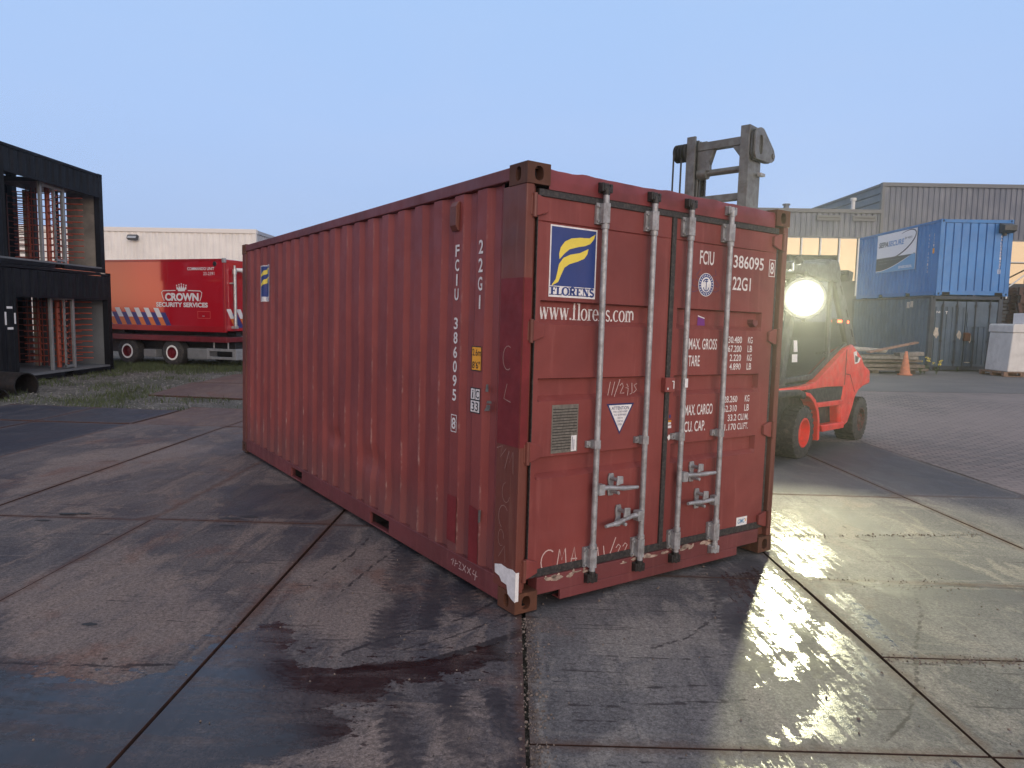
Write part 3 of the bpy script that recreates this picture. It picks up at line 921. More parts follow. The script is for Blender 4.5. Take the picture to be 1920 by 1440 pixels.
# ---------------------------------------------------------------- ground
P1 = [(-1.515, 3.631), (-1.405, 3.719), (-1.292, 3.819), (-1.118, 3.592), (-1.112, 3.439), (-1.007, 3.315), (-0.809, 3.305), (-0.664, 3.363), (-0.351, 3.41), (0.024, 3.699), (0.024, 3.48), (-0.209, 3.287), (-0.568, 3.124), (-0.559, 3.007), (-0.765, 2.93), (-0.634, 2.812), (-0.674, 2.659), (-0.828, 2.609), (-0.978, 2.509), (-1.232, 2.374), (-1.786, 2.25), (-2.6, 2.2), (-3.2, 2.7), (-2.9, 3.2), (-2.275, 3.166), (-1.832, 3.091), (-1.649, 3.213), (-1.548, 3.327)]
WET_RIGHT = [
    [(1.45, 4.83), (1.76, 5.02), (1.95, 5.2), (1.93, 4.2), (1.62, 3.62), (1.25, 3.5)],
    [(2.0, 5.2), (2.15, 6.1), (2.50, 6.75), (2.85, 6.9), (2.75, 6.1), (2.55, 5.2), (2.25, 4.78), (2.02, 4.72)],
    [(1.93, 4.3), (1.94, 3.4), (1.72, 3.25), (1.55, 3.55), (1.75, 3.95)],
    [(2.0, 4.5), (2.3, 4.5), (2.2, 3.5), (2.02, 3.62)],
    [(1.62, 3.45), (1.80, 3.42), (1.72, 3.0), (1.45, 2.74), (1.02, 2.74), (1.25, 2.98), (1.50, 3.28)],
    [(.75, 2.69), (1.85, 2.69), (1.7, 2.35), (.65, 2.35)],
    [(1.36, 3.55), (1.62, 3.72), (1.70, 3.55), (1.45, 3.30), (1.15, 3.18)],
]
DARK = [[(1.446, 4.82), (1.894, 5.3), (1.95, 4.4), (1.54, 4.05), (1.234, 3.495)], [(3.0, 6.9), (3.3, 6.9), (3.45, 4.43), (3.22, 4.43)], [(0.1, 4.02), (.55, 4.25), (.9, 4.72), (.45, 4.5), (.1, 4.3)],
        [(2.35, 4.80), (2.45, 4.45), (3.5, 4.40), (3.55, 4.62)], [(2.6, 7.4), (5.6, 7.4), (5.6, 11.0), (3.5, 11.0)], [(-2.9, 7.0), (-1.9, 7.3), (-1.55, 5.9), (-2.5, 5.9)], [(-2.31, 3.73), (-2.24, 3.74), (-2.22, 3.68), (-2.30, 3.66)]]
STRIPS = [((-0.653, 3.55), (-0.805, 5.7), .10), ((-0.451, 3.80), (-0.468, 5.2), .075), ((-0.25, 4.0), (-0.323, 5.0), .09), ((1.50, 5.0), (1.24, 3.40), .11), ((1.78, 5.1), (1.56, 3.45), .12), ((-0.52, 3.03), (-0.30, 2.3), .08), ((-0.28, 3.12), (-0.08, 2.3), .07), ((-.05, 3.1), (.05, 2.4), .06)]

STREAKS = [
    ( [(-0.841, 3.438), (-0.708, 3.587), (-0.478, 3.768), (-0.253, 3.927), (-0.091, 4.177)] , 0.013 ),
    ( [(-0.676, 3.425), (-0.479, 3.558), (-0.293, 3.678), (-0.156, 3.824), (-0.008, 4.005), (0.104, 4.108)] , 0.01 ),
    ( [(-0.549, 3.474), (-0.338, 3.548), (-0.151, 3.721), (0.024, 3.909), (0.111, 3.967)] , 0.008 ),
    ( [(-0.801, 3.273), (-0.603, 3.317), (-0.401, 3.374), (-0.224, 3.512), (-0.062, 3.641), (0.098, 3.785)] , 0.035 ),
    ( [(-0.162, 3.382), (-0.057, 3.428), (0.092, 3.437)] , 0.016 ),
    ( [(-0.379, 3.194), (-0.128, 3.218), (0.089, 3.251)] , 0.008 ),
    ( [(-0.393, 3.105), (-0.223, 3.128), (-0.025, 3.144)] , 0.006 ),
    ( [(-0.288, 3.045), (-0.145, 3.076)] , 0.008 ),
    ( [(-0.186, 2.96), (-0.046, 2.994), (0.085, 3.01)] , 0.01 ),
    ( [(-2.44, 3.256), (-2.133, 3.259), (-1.873, 3.253), (-1.609, 3.29)] , 0.015 ),
    ( [(-2.243, 2.984), (-2.131, 3.027), (-1.778, 2.955)] , 0.007 ),
    ( [(-2.25, 3.204), (-1.937, 3.186), (-1.708, 3.23)] , 0.006 ),
    ( [(0.159, 3.413), (0.265, 3.391), (0.459, 3.448), (0.687, 3.509), (0.905, 3.498), (1.27, 3.605)] , 0.009 ),
    ( [(0.177, 3.226), (0.28, 3.237)] , 0.008 ),
    ( [(0.273, 3.146), (0.452, 3.181)] , 0.007 ),
    ( [(0.604, 3.189), (0.892, 3.231), (1.155, 3.256)] , 0.01 ),
    ( [(0.265, 3.029), (0.481, 3.031), (0.753, 3.064), (1.108, 3.111)] , 0.012 ),
    ( [(0.283, 2.963), (0.593, 2.988)] , 0.006 ),
    ( [(0.659, 2.961), (0.907, 2.923)] , 0.007 ),
    ( [(0.14, 2.884), (0.348, 2.903), (0.669, 2.895)] , 0.006 ),
    ( [(2.149, 5.675), (2.525, 5.682), (2.681, 5.639), (3.143, 5.77), (3.685, 5.929), (4.233, 6.062)] , 0.012 ),
    ( [(2.512, 5.652), (2.582, 5.331), (2.751, 5.099), (2.819, 4.934)] , 0.007 ),
    ( [(2.237, 4.747), (2.415, 4.66), (2.696, 4.642), (3.102, 4.714), (3.508, 4.666)] , 0.03 ),
    ( [(1.987, 3.541), (2.122, 3.508), (2.429, 3.555), (2.73, 3.585)] , 0.014 ),
    ( [(2.707, 4.566), (2.543, 4.201), (2.25, 3.744), (1.979, 3.266), (1.772, 2.976), (1.592, 2.813), (1.489, 2.879)] , 0.011 ),
    ( [(1.334, 4.369), (1.205, 4.028), (0.998, 3.763), (0.763, 3.617)] , 0.01 ),
    ( [(2.334, 6.118), (2.367, 5.725), (2.276, 4.835)] , 0.01 ),
    ( [(2.979, 6.185), (2.912, 5.493), (2.811, 4.989)] , 0.01 ),
    ( [(-1.092, 5.536), (-1.141, 4.998), (-1.258, 4.447)] , 0.012 ),
    ( [(-0.776, 5.423), (-0.944, 4.784), (-1.044, 4.278)] , 0.012 ),
    ( [(0.107, 2.558), (0.314, 2.574), (0.746, 2.656)] , 0.008 ),
    ( [(2.971, 5.784), (3.132, 5.073), (3.083, 4.41)] , 0.006 ),
]
PALE = [
    [(-1.522, 4.734), (-0.982, 5.403), (-0.729, 4.49), (-0.65, 3.655), (-0.85, 3.473), (-1.134, 3.69)] ,
    [(-3.126, 4.207), (-2.782, 5.098), (-1.626, 3.906), (-1.645, 3.366), (-2.466, 3.293)] ,
    [(-0.976, 2.477), (-0.678, 2.763), (-0.492, 2.966), (-0.355, 2.505)] ,
    [(-0.321, 2.91), (-0.163, 2.962), (-0.075, 2.517), (-0.255, 2.509)] ,
    [(-5.324, 8.111), (-4.705, 9.365), (-3.822, 9.303), (-4.135, 7.117), (-4.682, 6.362)] ,
    [(0.504, 3.834), (0.983, 4.091), (1.108, 3.736), (0.85, 3.501), (0.438, 3.505)] ,
    [(-2.234, 6.658), (-1.806, 7.428), (-1.681, 6.129), (-2.226, 6.069)] ,
]


def ldist(pts, x, y):
    d = 1e9
    for (x0, y0), (x1, y1) in zip(pts[:-1], pts[1:]):
        ex, ey = x1 - x0, y1 - y0; t = max(0, min(1, ((x - x0) * ex + (y - y0) * ey) / (ex * ex + ey * ey)))
        d = min(d, math.hypot(x - x0 - t * ex, y - y0 - t * ey))
    return d


def sdist(pts, x, y):
    d = 1e9; ins = False; n = len(pts)
    for k in range(n):
        x0, y0 = pts[k]; x1, y1 = pts[(k + 1) % n]
        ex, ey = x1 - x0, y1 - y0; t = max(0, min(1, ((x - x0) * ex + (y - y0) * ey) / (ex * ex + ey * ey)))
        d = min(d, math.hypot(x - x0 - t * ex, y - y0 - t * ey))
        if (y0 > y) != (y1 > y) and x < x0 + (y - y0) / (y1 - y0) * ex:
            ins = not ins
    return d if ins else -d


BOX = [(min(p[0] for p in q) - .35, max(p[0] for p in q) + .35, min(p[1] for p in q) - .35, max(p[1] for p in q) + .35) for q in [P1] + WET_RIGHT + DARK + PALE + [q[0] for q in STREAKS]]


def inb(k, x, y):
    a = BOX[k]; return a[0] < x < a[1] and a[2] < y < a[3]


def ground_attrs(x, y):
    w = -.3; wr = -.3; dk = -.3
    if inb(0, x, y):
        w = max(w, sdist(P1, x, y))
    for k, q in enumerate(WET_RIGHT):
        if inb(1 + k, x, y):
            wr = max(wr, sdist(q, x, y))
    for k, q in enumerate(DARK):
        if inb(1 + len(WET_RIGHT) + k, x, y):
            dk = max(dk, sdist(q, x, y))
    o = 1 + len(WET_RIGHT) + len(DARK); pale = -.3; st = -.1
    for k, q in enumerate(PALE):
        if inb(o + k, x, y):
            pale = max(pale, sdist(q, x, y))
    for k, (q, hw) in enumerate(STREAKS):
        a = BOX[o + len(PALE) + k]
        if a[0] + .25 < x < a[1] - .25 and a[2] + .25 < y < a[3] - .25:
            st = max(st, hw - ldist(q, x, y))
    best = (3.0, 0.0)
    for (x0, y0), (x1, y1), h in STRIPS:
        l = math.hypot(x1 - x0, y1 - y0); ux, uy = (x1 - x0) / l, (y1 - y0) / l
        u = (x - x0) * ux + (y - y0) * uy; v = ((x - x0) * -uy + (y - y0) * ux) / h
        if u < 0 or u > l:
            v = math.copysign(abs(v) + max(-u, u - l) / h, v)
        if abs(v) < abs(best[0]):
            best = (v, u)
    return w, wr, dk, min(3.0, abs(best[0])), best[1], pale, st


def plate_material(name, dark, mid, tan, rustc, rust_lo, streak_rot, right):
    m = bpy.data.materials.new(name); m.use_nodes = True; t = m.node_tree; b = t.nodes['Principled BSDF']
    co = nd(t, 'ShaderNodeTexCoord').outputs['Object']

    def at(n): return nd(t, 'ShaderNodeAttribute', attribute_name=n).outputs['Fac']
    wet, wr, dk, tv, tu, tint = at('wet'), at('wetr'), at('dark'), at('tv'), at('tu'), at('tint')
    pale, streak = at('pale'), at('streak')
    big = noi(t, mapping(t, co, (1, .55, 1)), .9, 6, .6, .6)
    med = noi(t, mapping(t, co, (1.0, .45, 1), rot=(0, 0, streak_rot)), 3.2, 9, .66, .8)
    sx = noi(t, mapping(t, co, (.30, 3.4, 1), rot=(0, 0, .06)), 3.0, 9, .70, .5)
    sy = noi(t, mapping(t, co, (4.2, .28, 1), rot=(0, 0, streak_rot)), 2.2, 9, .70, .3)
    fine = noi(t, co, 55, 6, .7)
    grit = noi(t, co, 130, 4, .65)
    c = mixc(t, sstep(t, big, .40, .60), mid, dark)
    c = mixc(t, ma(t, 'MULTIPLY', sstep(t, med, .50, .60), .62), c, tan)
    c = mixc(t, ma(t, 'MULTIPLY', sstep(t, sy, .53, .64), .62), c, dark)
    c = mixc(t, ma(t, 'MULTIPLY', sstep(t, sx, .57, .66), .42), c, tan)
    pe = ma(t, 'ADD', pale, ma(t, 'MULTIPLY', noi(t, mapping(t, co, (1, .6, 1)), 4.5, 9, .68, .6), .5))
    pk = ma(t, 'MULTIPLY', sstep(t, pe, .17, .33), sstep(t, noi(t, mapping(t, co, (2.5, .6, 1)), 5, 7, .7, .4), .36, .52, .55, 1))
    c = mixc(t, ma(t, 'MULTIPLY', pk, .72), c, tan)
    c = mixc(t, ma(t, 'MULTIPLY', sstep(t, noi(t, mapping(t, co, (1, .7, 1), loc=(5, 2, 0)), 1.1, 8, .66, .5), rust_lo, rust_lo + .12), .55), c, rustc)
    # worn grain
    c = mixc(t, 1.0, c, nd(t, 'ShaderNodeCombineXYZ', {k: sstep(t, fine, .28, .72, .60, 1.40) for k in (0, 1, 2)}).outputs[0], 'MULTIPLY')
    c = mixc(t, 1.0, c, nd(t, 'ShaderNodeCombineXYZ', {k: sstep(t, grit, .33, .67, .74, 1.26) for k in (0, 1, 2)}).outputs[0], 'MULTIPLY')
    # thin dark drag marks, mostly crossing the plates
    dm = noi(t, mapping(t, co, (.55, 9.0, 1), rot=(0, 0, -.10)), 2.4, 8, .72, .35)
    dm2 = noi(t, mapping(t, co, (.6, .6, 1), loc=(2, 9, 0)), 1.0, 3, .5)
    blk = (dark[0] * .33, dark[1] * .29, dark[2] * .30)
    c = mixc(t, ma(t, 'MULTIPLY', ma(t, 'MULTIPLY', sstep(t, dm, .60, .63), sstep(t, dm2, .42, .54)), .75), c, blk)
    se = ma(t, 'ADD', streak, ma(t, 'MULTIPLY', ma(t, 'SUBTRACT', noi(t, mapping(t, co, (1, 1.8, 1)), 12, 8, .72, .4), .5), .055))
    c = mixc(t, ma(t, 'MULTIPLY', sstep(t, se, -.002, .006), .82), c, blk)
    # specks
    sp = noi(t, co, 38, 3, .5)
    c = mixc(t, ma(t, 'MULTIPLY', sstep(t, sp, .69, .72), .7), c, (dark[0] * .4, dark[1] * .38, dark[2] * .36))
    c = mixc(t, ma(t, 'MULTIPLY', sstep(t, noi(t, mapping(t, co, loc=(4, 4, 4)), 46, 3, .5), .70, .73), .5), c, (.27, .25, .23))
    # round drips
    vo = nd(t, 'ShaderNodeTexVoronoi', {'Vector': mapping(t, co, (1, 1.2, 1)), 'Scale': 2.6, 'Randomness': 1.0})
    sel = ma(t, 'GREATER_THAN', nd(t, 'ShaderNodeSeparateColor', {0: vo.outputs['Color']}).outputs[0], .55)
    rad = ma(t, 'ADD', vo.outputs['Distance'], ma(t, 'MULTIPLY', noi(t, co, 20, 3, .6), .045))
    c = mixc(t, ma(t, 'MULTIPLY', ma(t, 'MULTIPLY', sstep(t, rad, .055, .066, 1, 0), sel), .8), c, (dark[0] * .3, dark[1] * .24, dark[2] * .24))
    c = mixc(t, ma(t, 'MULTIPLY', tint, .85), c, (.022, .027, .042))
    c = mixc(t, ma(t, 'MULTIPLY', at('rusty'), .75), c, rustc)
    edge = ma(t, 'ADD', ma(t, 'MULTIPLY', noi(t, mapping(t, co, (1, 1.6, 1)), 7, 8, .62, .6), .34), -.17)
    # dark smears
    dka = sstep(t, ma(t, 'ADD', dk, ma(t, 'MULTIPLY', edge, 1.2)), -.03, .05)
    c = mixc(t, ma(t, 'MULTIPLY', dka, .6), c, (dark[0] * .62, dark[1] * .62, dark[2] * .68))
    # rust and packed dirt creeping in from the plate edges
    eg = ma(t, 'ADD', at('edge'), ma(t, 'MULTIPLY', ma(t, 'SUBTRACT', noi(t, co, 9, 8, .68), .5), .16))
    c = mixc(t, ma(t, 'MULTIPLY', sstep(t, eg, .0, .075, 1, 0), .62), c, (rustc[0] * .62, rustc[1] * .60, rustc[2] * .58))
    c = mixc(t, ma(t, 'MULTIPLY', sstep(t, ma(t, 'ABSOLUTE', ma(t, 'SUBTRACT', eg, .085)), .0, .02, 1, 0), .30), c, tan)
    # tyre prints: feathered chevrons
    av = ma(t, 'ABSOLUTE', tv)
    ph = ma(t, 'SUBTRACT', ma(t, 'MULTIPLY', tu, 105.0), ma(t, 'MULTIPLY', av, 3.4))
    ph = ma(t, 'ADD', ph, ma(t, 'MULTIPLY', noi(t, co, 9, 4, .6), 15.0))
    lug = sstep(t, ma(t, 'SINE', ph), -.25, .1)
    fade = sstep(t, ma(t, 'ADD', av, ma(t, 'MULTIPLY', noi(t, co, 11, 5, .6), .8)), 1.15, 1.75, 1, 0)
    core = sstep(t, av, .25, 1.0, 1.0, 0.0)
    trk = ma(t, 'MULTIPLY', fade, ma(t, 'MAXIMUM', lug, ma(t, 'MULTIPLY', core, .9)))
    trk = ma(t, 'MULTIPLY', trk, sstep(t, noi(t, co, 3.1, 4, .6), .30, .55))
    c = mixc(t, ma(t, 'MULTIPLY', trk, .80), c, (dark[0] * .48, dark[1] * .48, dark[2] * .52))
    # standing water and wet film
    w1 = sstep(t, ma(t, 'ADD', wet, ma(t, 'MULTIPLY', edge, .8)), -.004, .010)
    fr = noi(t, mapping(t, co, (9.0, .9, 1), rot=(0, 0, .25)), 2.6, 9, .72, .5)
    fr2 = noi(t, mapping(t, co, (1.2, 2.2, 1)), 13, 8, .7, .4)
    film = ma(t, 'ADD', ma(t, 'MULTIPLY', fr, .62), ma(t, 'MULTIPLY', fr2, .38))
    w2 = sstep(t, ma(t, 'ADD', ma(t, 'MULTIPLY', ma(t, 'MINIMUM', wr, .10), 1.0), film), .572, .598)
    w3 = ma(t, 'MULTIPLY', sstep(t, ma(t, 'ADD', wet, .25), 0, .1), 0)
    drip = ma(t, 'MULTIPLY', ma(t, 'MULTIPLY', sstep(t, noi(t, mapping(t, co, (1, 1.8, 1)), 15, 5, .6), .60, .63), sstep(t, wet, -.28, -.05)), .9)
    scum = noi(t, mapping(t, co, (.45, 2.6, 1), rot=(0, 0, .12)), 2.6, 9, .70, .5)
    w1 = ma(t, 'MULTIPLY', w1, sstep(t, scum, .44, .60, 1.0, .70))
    w = ma(t, 'MAXIMUM', ma(t, 'MAXIMUM', w1, ma(t, 'MULTIPLY', w2, .8)), drip)
    cw = mixc(t, 1.0, c, (.20, .175, .185), 'MULTIPLY')
    c = mixc(t, w, c, cw)
    t.links.new(c, b.inputs['Base Color'])
    r0 = sstep(t, med, .3, .7, .62 if not right else .68, .85)
    r0 = ma(t, 'SUBTRACT', r0, ma(t, 'MULTIPLY', ma(t, 'MAXIMUM', dka, trk), .10))
    r0 = ma(t, 'SUBTRACT', r0, ma(t, 'MULTIPLY', tint, .12))
    rw = sstep(t, noi(t, co, 24, 4, .6), .35, .7, .08, .24)
    rr = nd(t, 'ShaderNodeMix', {0: w, 2: r0, 3: rw}).outputs[0]
    t.links.new(rr, b.inputs['Roughness'])
    t.links.new(nd(t, 'ShaderNodeMix', {0: w, 2: .20, 3: .36}).outputs[0], b.inputs['Specular IOR Level'])
    hgt = ma(t, 'ADD', ma(t, 'MULTIPLY', fine, .35), ma(t, 'MULTIPLY', med, .9))
    hgt = ma(t, 'ADD', hgt, ma(t, 'MULTIPLY', trk, .25))
    dry = ma(t, 'MULTIPLY', ma(t, 'SUBTRACT', 1.0, ma(t, 'MULTIPLY', w, .88)), .70)
    bn = nd(t, 'ShaderNodeBump', {'Height': hgt, 'Strength': dry, 'Distance': .012}); t.links.new(bn.outputs[0], b.inputs['Normal'])
    return m


m_plateL = plate_material('steel_plate', (.060, .056, .064), (.115, .100, .098), (.205, .163, .143), (.150, .075, .055), .54, 0.03, False)
m_plateR = plate_material('dusty_plate', (.095, .092, .096), (.160, .151, .146), (.235, .214, .192), (.165, .108, .084), .60, 0.55, True)
m_edge = mat('rusty_plate_edge', (.055, .024, .016), .85, var=.4, vscale=14)
m_slot = mat('oily_slot', (.012, .010, .010), .6)


def plates(name, cells, material, step=.07):
    b = MB(); A = {k: [] for k in ('wet', 'wetr', 'dark', 'tv', 'tu', 'pale', 'streak', 'tint', 'rusty', 'edge')}
    for (x0, x1, y0, y1, tint, rusty) in cells:
        g = random.uniform(.004, .010)
        x0 += g; x1 -= g; y0 += g; y1 -= g
        dz = random.uniform(-.004, .004); tx = random.uniform(-.0022, .0022); ty = random.uniform(-.0012, .0012)
        cx, cy = (x0 + x1) / 2, (y0 + y1) / 2
        st = step if cy < 8 else step * 2.2
        if y1 > 1.9 and y0 < 5.2 and x1 > -3.1 and x0 < 4.3:
            st = .03
        nx = max(2, int((x1 - x0) / st)); ny = max(2, int((y1 - y0) / st))
        sk = random.uniform(-.012, .012)
        rows = []
        for j in range(ny + 1):
            row = []
            for i in range(nx + 1):
                x = x0 + (x1 - x0) * i / nx + sk * (j / ny - .5); y = y0 + (y1 - y0) * j / ny
                z = zg(x, y) + dz + tx * (x - cx) + ty * (y - cy) + .004 * mnoise.noise(Vector((x * .6, y * .6, cx)))
                row.append(b.vert((x, y, z)))
                for k, v in zip(('wet', 'wetr', 'dark', 'tv', 'tu', 'pale', 'streak'), ground_attrs(x, y)):
                    A[k].append(v)
                A['tint'].append(tint); A['rusty'].append(rusty); A['edge'].append(min(.4, x - x0 + .01, x1 - x + .01, y - y0 + .01, y1 - y + .01))
            rows.append(row)
        for j in range(ny):
            for i in range(nx):
                b.face([rows[j][i], rows[j][i + 1], rows[j + 1][i + 1], rows[j + 1][i]], 0)
        rim = rows[0] + [r[-1] for r in rows[1:]] + rows[-1][-2::-1] + [r[0] for r in rows[-2:0:-1]]
        low = []
        for k in rim:
            p = b.v[k]; low.append(b.vert((p[0], p[1], p[2] - .034)))
            for q in A:
                A[q].append(A[q][k])
        for k in range(len(rim)):
            b.face([rim[k], rim[(k + 1) % len(rim)], low[(k + 1) % len(rim)], low[k]], 1)
    return b.build(name, [material, m_edge], smooth=25, kind='structure', attrs=A)


random.seed(11)
cells = []
XL = [-8.96, -7.46, -5.96, -4.46, -2.97, -1.48, .085]
for i in range(6):
    t_ = 1.0 if i < 2 else 0.0
    cells += [(XL[i], XL[i + 1], .35, 5.73 + (.02 if i > 3 else 0), .25 if i < 2 else 0, .0), (XL[i], XL[i + 1], 5.75, 10.95, t_, .12 if i in (2, 3) else .05)]
    cells += [(XL[i], XL[i + 1], -5, .33, 0, 0)]
    if i >= 2:
        cells += [(XL[i], XL[i + 1], 10.99, 13.1, 0, .55)]
    else:
        cells += [(XL[i], XL[i + 1], 10.97, 12.6, .9, .0)]
plates('steel_plate_paving', cells, m_plateL)
random.seed(12)
cells = [(-7.4, -4.3, 14.3, 16.35, 0, .6), (-7.3, -3.2, 16.4, 18.6, 0, .6), (-4.25, -1.5, 14.4, 16.4, 0, .5), (-3.15, 0, 16.45, 18.5, 0, .4)]
plates('far_plate_paving', cells, m_plateL, .16)
random.seed(13)
XR = [.095, 1.975, 4.188, 5.67]
cells = []
for i in range(3):
    ys = [-5, .8, 2.715, 3.58, 4.74, 7.36, 11.2] if i < 2 else [-5, .8, 2.715, 4.80, 7.45, 11.2]
    if i == 0:
        ys = [-5, .8, 2.715, 4.745, 7.30, 11.2]
    for a, c in zip(ys[:-1], ys[1:]):
        cells.append((XR[i], XR[i + 1], a, c, .30 if a > 7 else 0, 0))
plates('dusty_plate_paving', cells, m_plateR)
# lifting slots burnt into the plates, and clods of mud along the joints
b = MB()
for x, y, w, d in ((-3.73, 5.83, .10, .03), (-3.60, 5.86, .07, .02), (-2.36, 5.83, .10, .03), (-2.22, 5.90, .09, .035), (-2.30, 5.62, .07, .02), (-3.80, 5.62, .06, .02), (-2.28, 3.70, .045, .022)):
    n = 12; z = zg(x, y) + .0062
    b.poly([(x + w * math.cos(2 * math.pi * k / n) * random.uniform(.7, 1.1), y + d * math.sin(2 * math.pi * k / n) * random.uniform(.6, 1.2), z) for k in range(n)])
b.build('plate_slot', m_slot, kind='structure')
m_mud = mat('dry_mud', (.15, .118, .098), .95, var=.4, vscale=20)
b = MB(); random.seed(21)


def clod(b, x, y, s, z0=None):
    z = (zg(x, y) if z0 is None else z0) + .004
    n = 6; top = b.vert((x + random.uniform(-.2, .2) * s, y + random.uniform(-.2, .2) * s, z + s * random.uniform(.35, .8)))
    ring = [b.vert((x + s * random.uniform(.6, 1.2) * math.cos(k * math.pi / 3 + .3), y + s * random.uniform(.6, 1.2) * math.sin(k * math.pi / 3 + .3), z - .004)) for k in range(n)]
    mid = [b.vert((x + s * .75 * random.uniform(.6, 1.1) * math.cos(k * math.pi / 3), y + s * .75 * random.uniform(.6, 1.1) * math.sin(k * math.pi / 3), z + s * random.uniform(.2, .45))) for k in range(n)]
    for k in range(n):
        j = (k + 1) % n
        b.face([ring[k], ring[j], mid[j], mid[k]]); b.face([mid[k], mid[j], top])


for k in range(1500):
    q = random.random()
    if q < .45:
        x = random.gauss(.12, .035); y = random.uniform(1.2, 3.95)
    elif q < .62:
        x = random.gauss(2.55, .35); y = random.gauss(4.66, .07)
    elif q < .74:
        x = random.uniform(2.0, 4.1); y = random.gauss(5.75 + (x - 2.1) * .13, .025)
    elif q < .86:
        x = random.uniform(1.98, 3.2); y = random.gauss(3.57, .03)
    else:
        x = random.uniform(-2.0, 3.2); y = random.uniform(1.8, 5)
    clod(b, x, y, abs(random.gauss(.0, .0032)) + .0022)
b.build('mud_crumbs', m_mud, kind='stuff')

# the base sheet
def base_material():
    m = bpy.data.materials.new('yard_ground'); m.use_nodes = True; t = m.node_tree; b = t.nodes['Principled BSDF']
    co = nd(t, 'ShaderNodeTexCoord').outputs['Object']
    n1 = noi(t, co, .5, 6, .6); n2 = noi(t, co, 3.0, 8, .7); n3 = noi(t, co, 30, 6, .75)
    vo = nd(t, 'ShaderNodeTexVoronoi', {'Vector': co, 'Scale': 22.0}).outputs['Distance']
    c = mixc(t, sstep(t, n2, .38, .62), (.085, .078, .068), (.17, .158, .142))
    c = mixc(t, ma(t, 'MULTIPLY', sstep(t, n1, .45, .6), .6), c, (.055, .062, .035))
    c = mixc(t, ma(t, 'MULTIPLY', sstep(t, n3, .5, .68), .55), c, (.28, .265, .24))
    c = mixc(t, ma(t, 'MULTIPLY', sstep(t, vo, .45, .7), .7), c, (.04, .035, .03))
    t.links.new(c, b.inputs['Base Color']); b.inputs['Roughness'].default_value = .9
    bn = nd(t, 'ShaderNodeBump', {'Height': ma(t, 'SUBTRACT', n3, vo), 'Strength': .7, 'Distance': .03}); t.links.new(bn.outputs[0], b.inputs['Normal'])
    return m


def axis(lo, hi, step, far):
    a = [lo + step * k for k in range(int((hi - lo) / step) + 1)]
    q = [10, 25, 60, 140, 300, far]
    return [lo - v for v in q[::-1]] + a + [a[-1] + v for v in q]


def sheet(name, xs, ys, off, material, bump=.0):
    b = MB(); g = [[b.vert((x, y, zg(x, y) + off + bump * mnoise.noise(Vector((x * .5, y * .5, 1))))) for x in xs] for y in ys]
    for j in range(len(ys) - 1):
        for i in range(len(xs) - 1):
            b.face([g[j][i], g[j][i + 1], g[j + 1][i + 1], g[j + 1][i]])
    return b.build(name, material, smooth=60, kind='structure')


sheet('ground', axis(-20, 20, .8, 700), axis(-12, 26, .8, 700), -.030, base_material())


def paving_material():
    m = bpy.data.materials.new('brick_paving'); m.use_nodes = True; t = m.node_tree; b = t.nodes['Principled BSDF']
    co = nd(t, 'ShaderNodeTexCoord').outputs['Object']
    br = nd(t, 'ShaderNodeTexBrick', {'Vector': mapping(t, co, (1, 1, 1), rot=(0, 0, .12)), 'Scale': 1.0, 'Mortar Size': .012, 'Brick Width': .21, 'Row Height': .105, 'Color1': (.235, .19, .175), 'Color2': (.155, .135, .13), 'Mortar': (.05, .044, .04)})
    n1 = noi(t, co, .35, 6, .6, .5); n2 = noi(t, mapping(t, co, (.25, 2, 1), rot=(0, 0, .1)), 1.2, 7, .65); n3 = noi(t, co, 9, 8, .7)
    c = mixc(t, ma(t, 'MULTIPLY', sstep(t, n1, .35, .65), .65), br.outputs[0], (.25, .205, .188))
    c = mixc(t, ma(t, 'MULTIPLY', sstep(t, n2, .55, .72), .5), c, (.085, .078, .075))
    c = mixc(t, ma(t, 'MULTIPLY', sstep(t, n3, .55, .75), .35), c, (.22, .19, .17))
    c = mixc(t, ma(t, 'MULTIPLY', sstep(t, noi(t, mapping(t, co, (.6, 1.3, 1)), 1.1, 8, .7, .6), .66, .70), .65), c, (.05, .042, .038))
    t.links.new(c, b.inputs['Base Color']); b.inputs['Roughness'].default_value = .75
    hh = ma(t, 'ADD', ma(t, 'MULTIPLY', br.outputs['Fac'], -.6), ma(t, 'MULTIPLY', n3, .5))
    bn = nd(t, 'ShaderNodeBump', {'Height': hh, 'Strength': .6, 'Distance': .02}); t.links.new(bn.outputs[0], b.inputs['Normal'])
    return m


def asphalt_material():
    m = bpy.data.materials.new('asphalt'); m.use_nodes = True; t = m.node_tree; b = t.nodes['Principled BSDF']
    co = nd(t, 'ShaderNodeTexCoord').outputs['Object']
    n1 = noi(t, co, .4, 6, .6, .4); n2 = noi(t, mapping(t, co, (.2, 1.6, 1)), 1.0, 7, .65); n3 = noi(t, co, 40, 5, .7)
    c = mixc(t, sstep(t, n1, .35, .65), (.105, .102, .102), (.145, .136, .130))
    c = mixc(t, ma(t, 'MULTIPLY', sstep(t, n2, .55, .72), .5), c, (.07, .068, .07))
    c = mixc(t, ma(t, 'MULTIPLY', sstep(t, n3, .55, .75), .4), c, (.21, .20, .19))
    t.links.new(c, b.inputs['Base Color']); b.inputs['Roughness'].default_value = .8
    bn = nd(t, 'ShaderNodeBump', {'Height': n3, 'Strength': .5, 'Distance': .01}); t.links.new(bn.outputs[0], b.inputs['Normal'])
    return m


def frange(a, c, s): return [a + (c - a) * k / max(1, int((c - a) / s)) for k in range(max(1, int((c - a) / s)) + 1)]


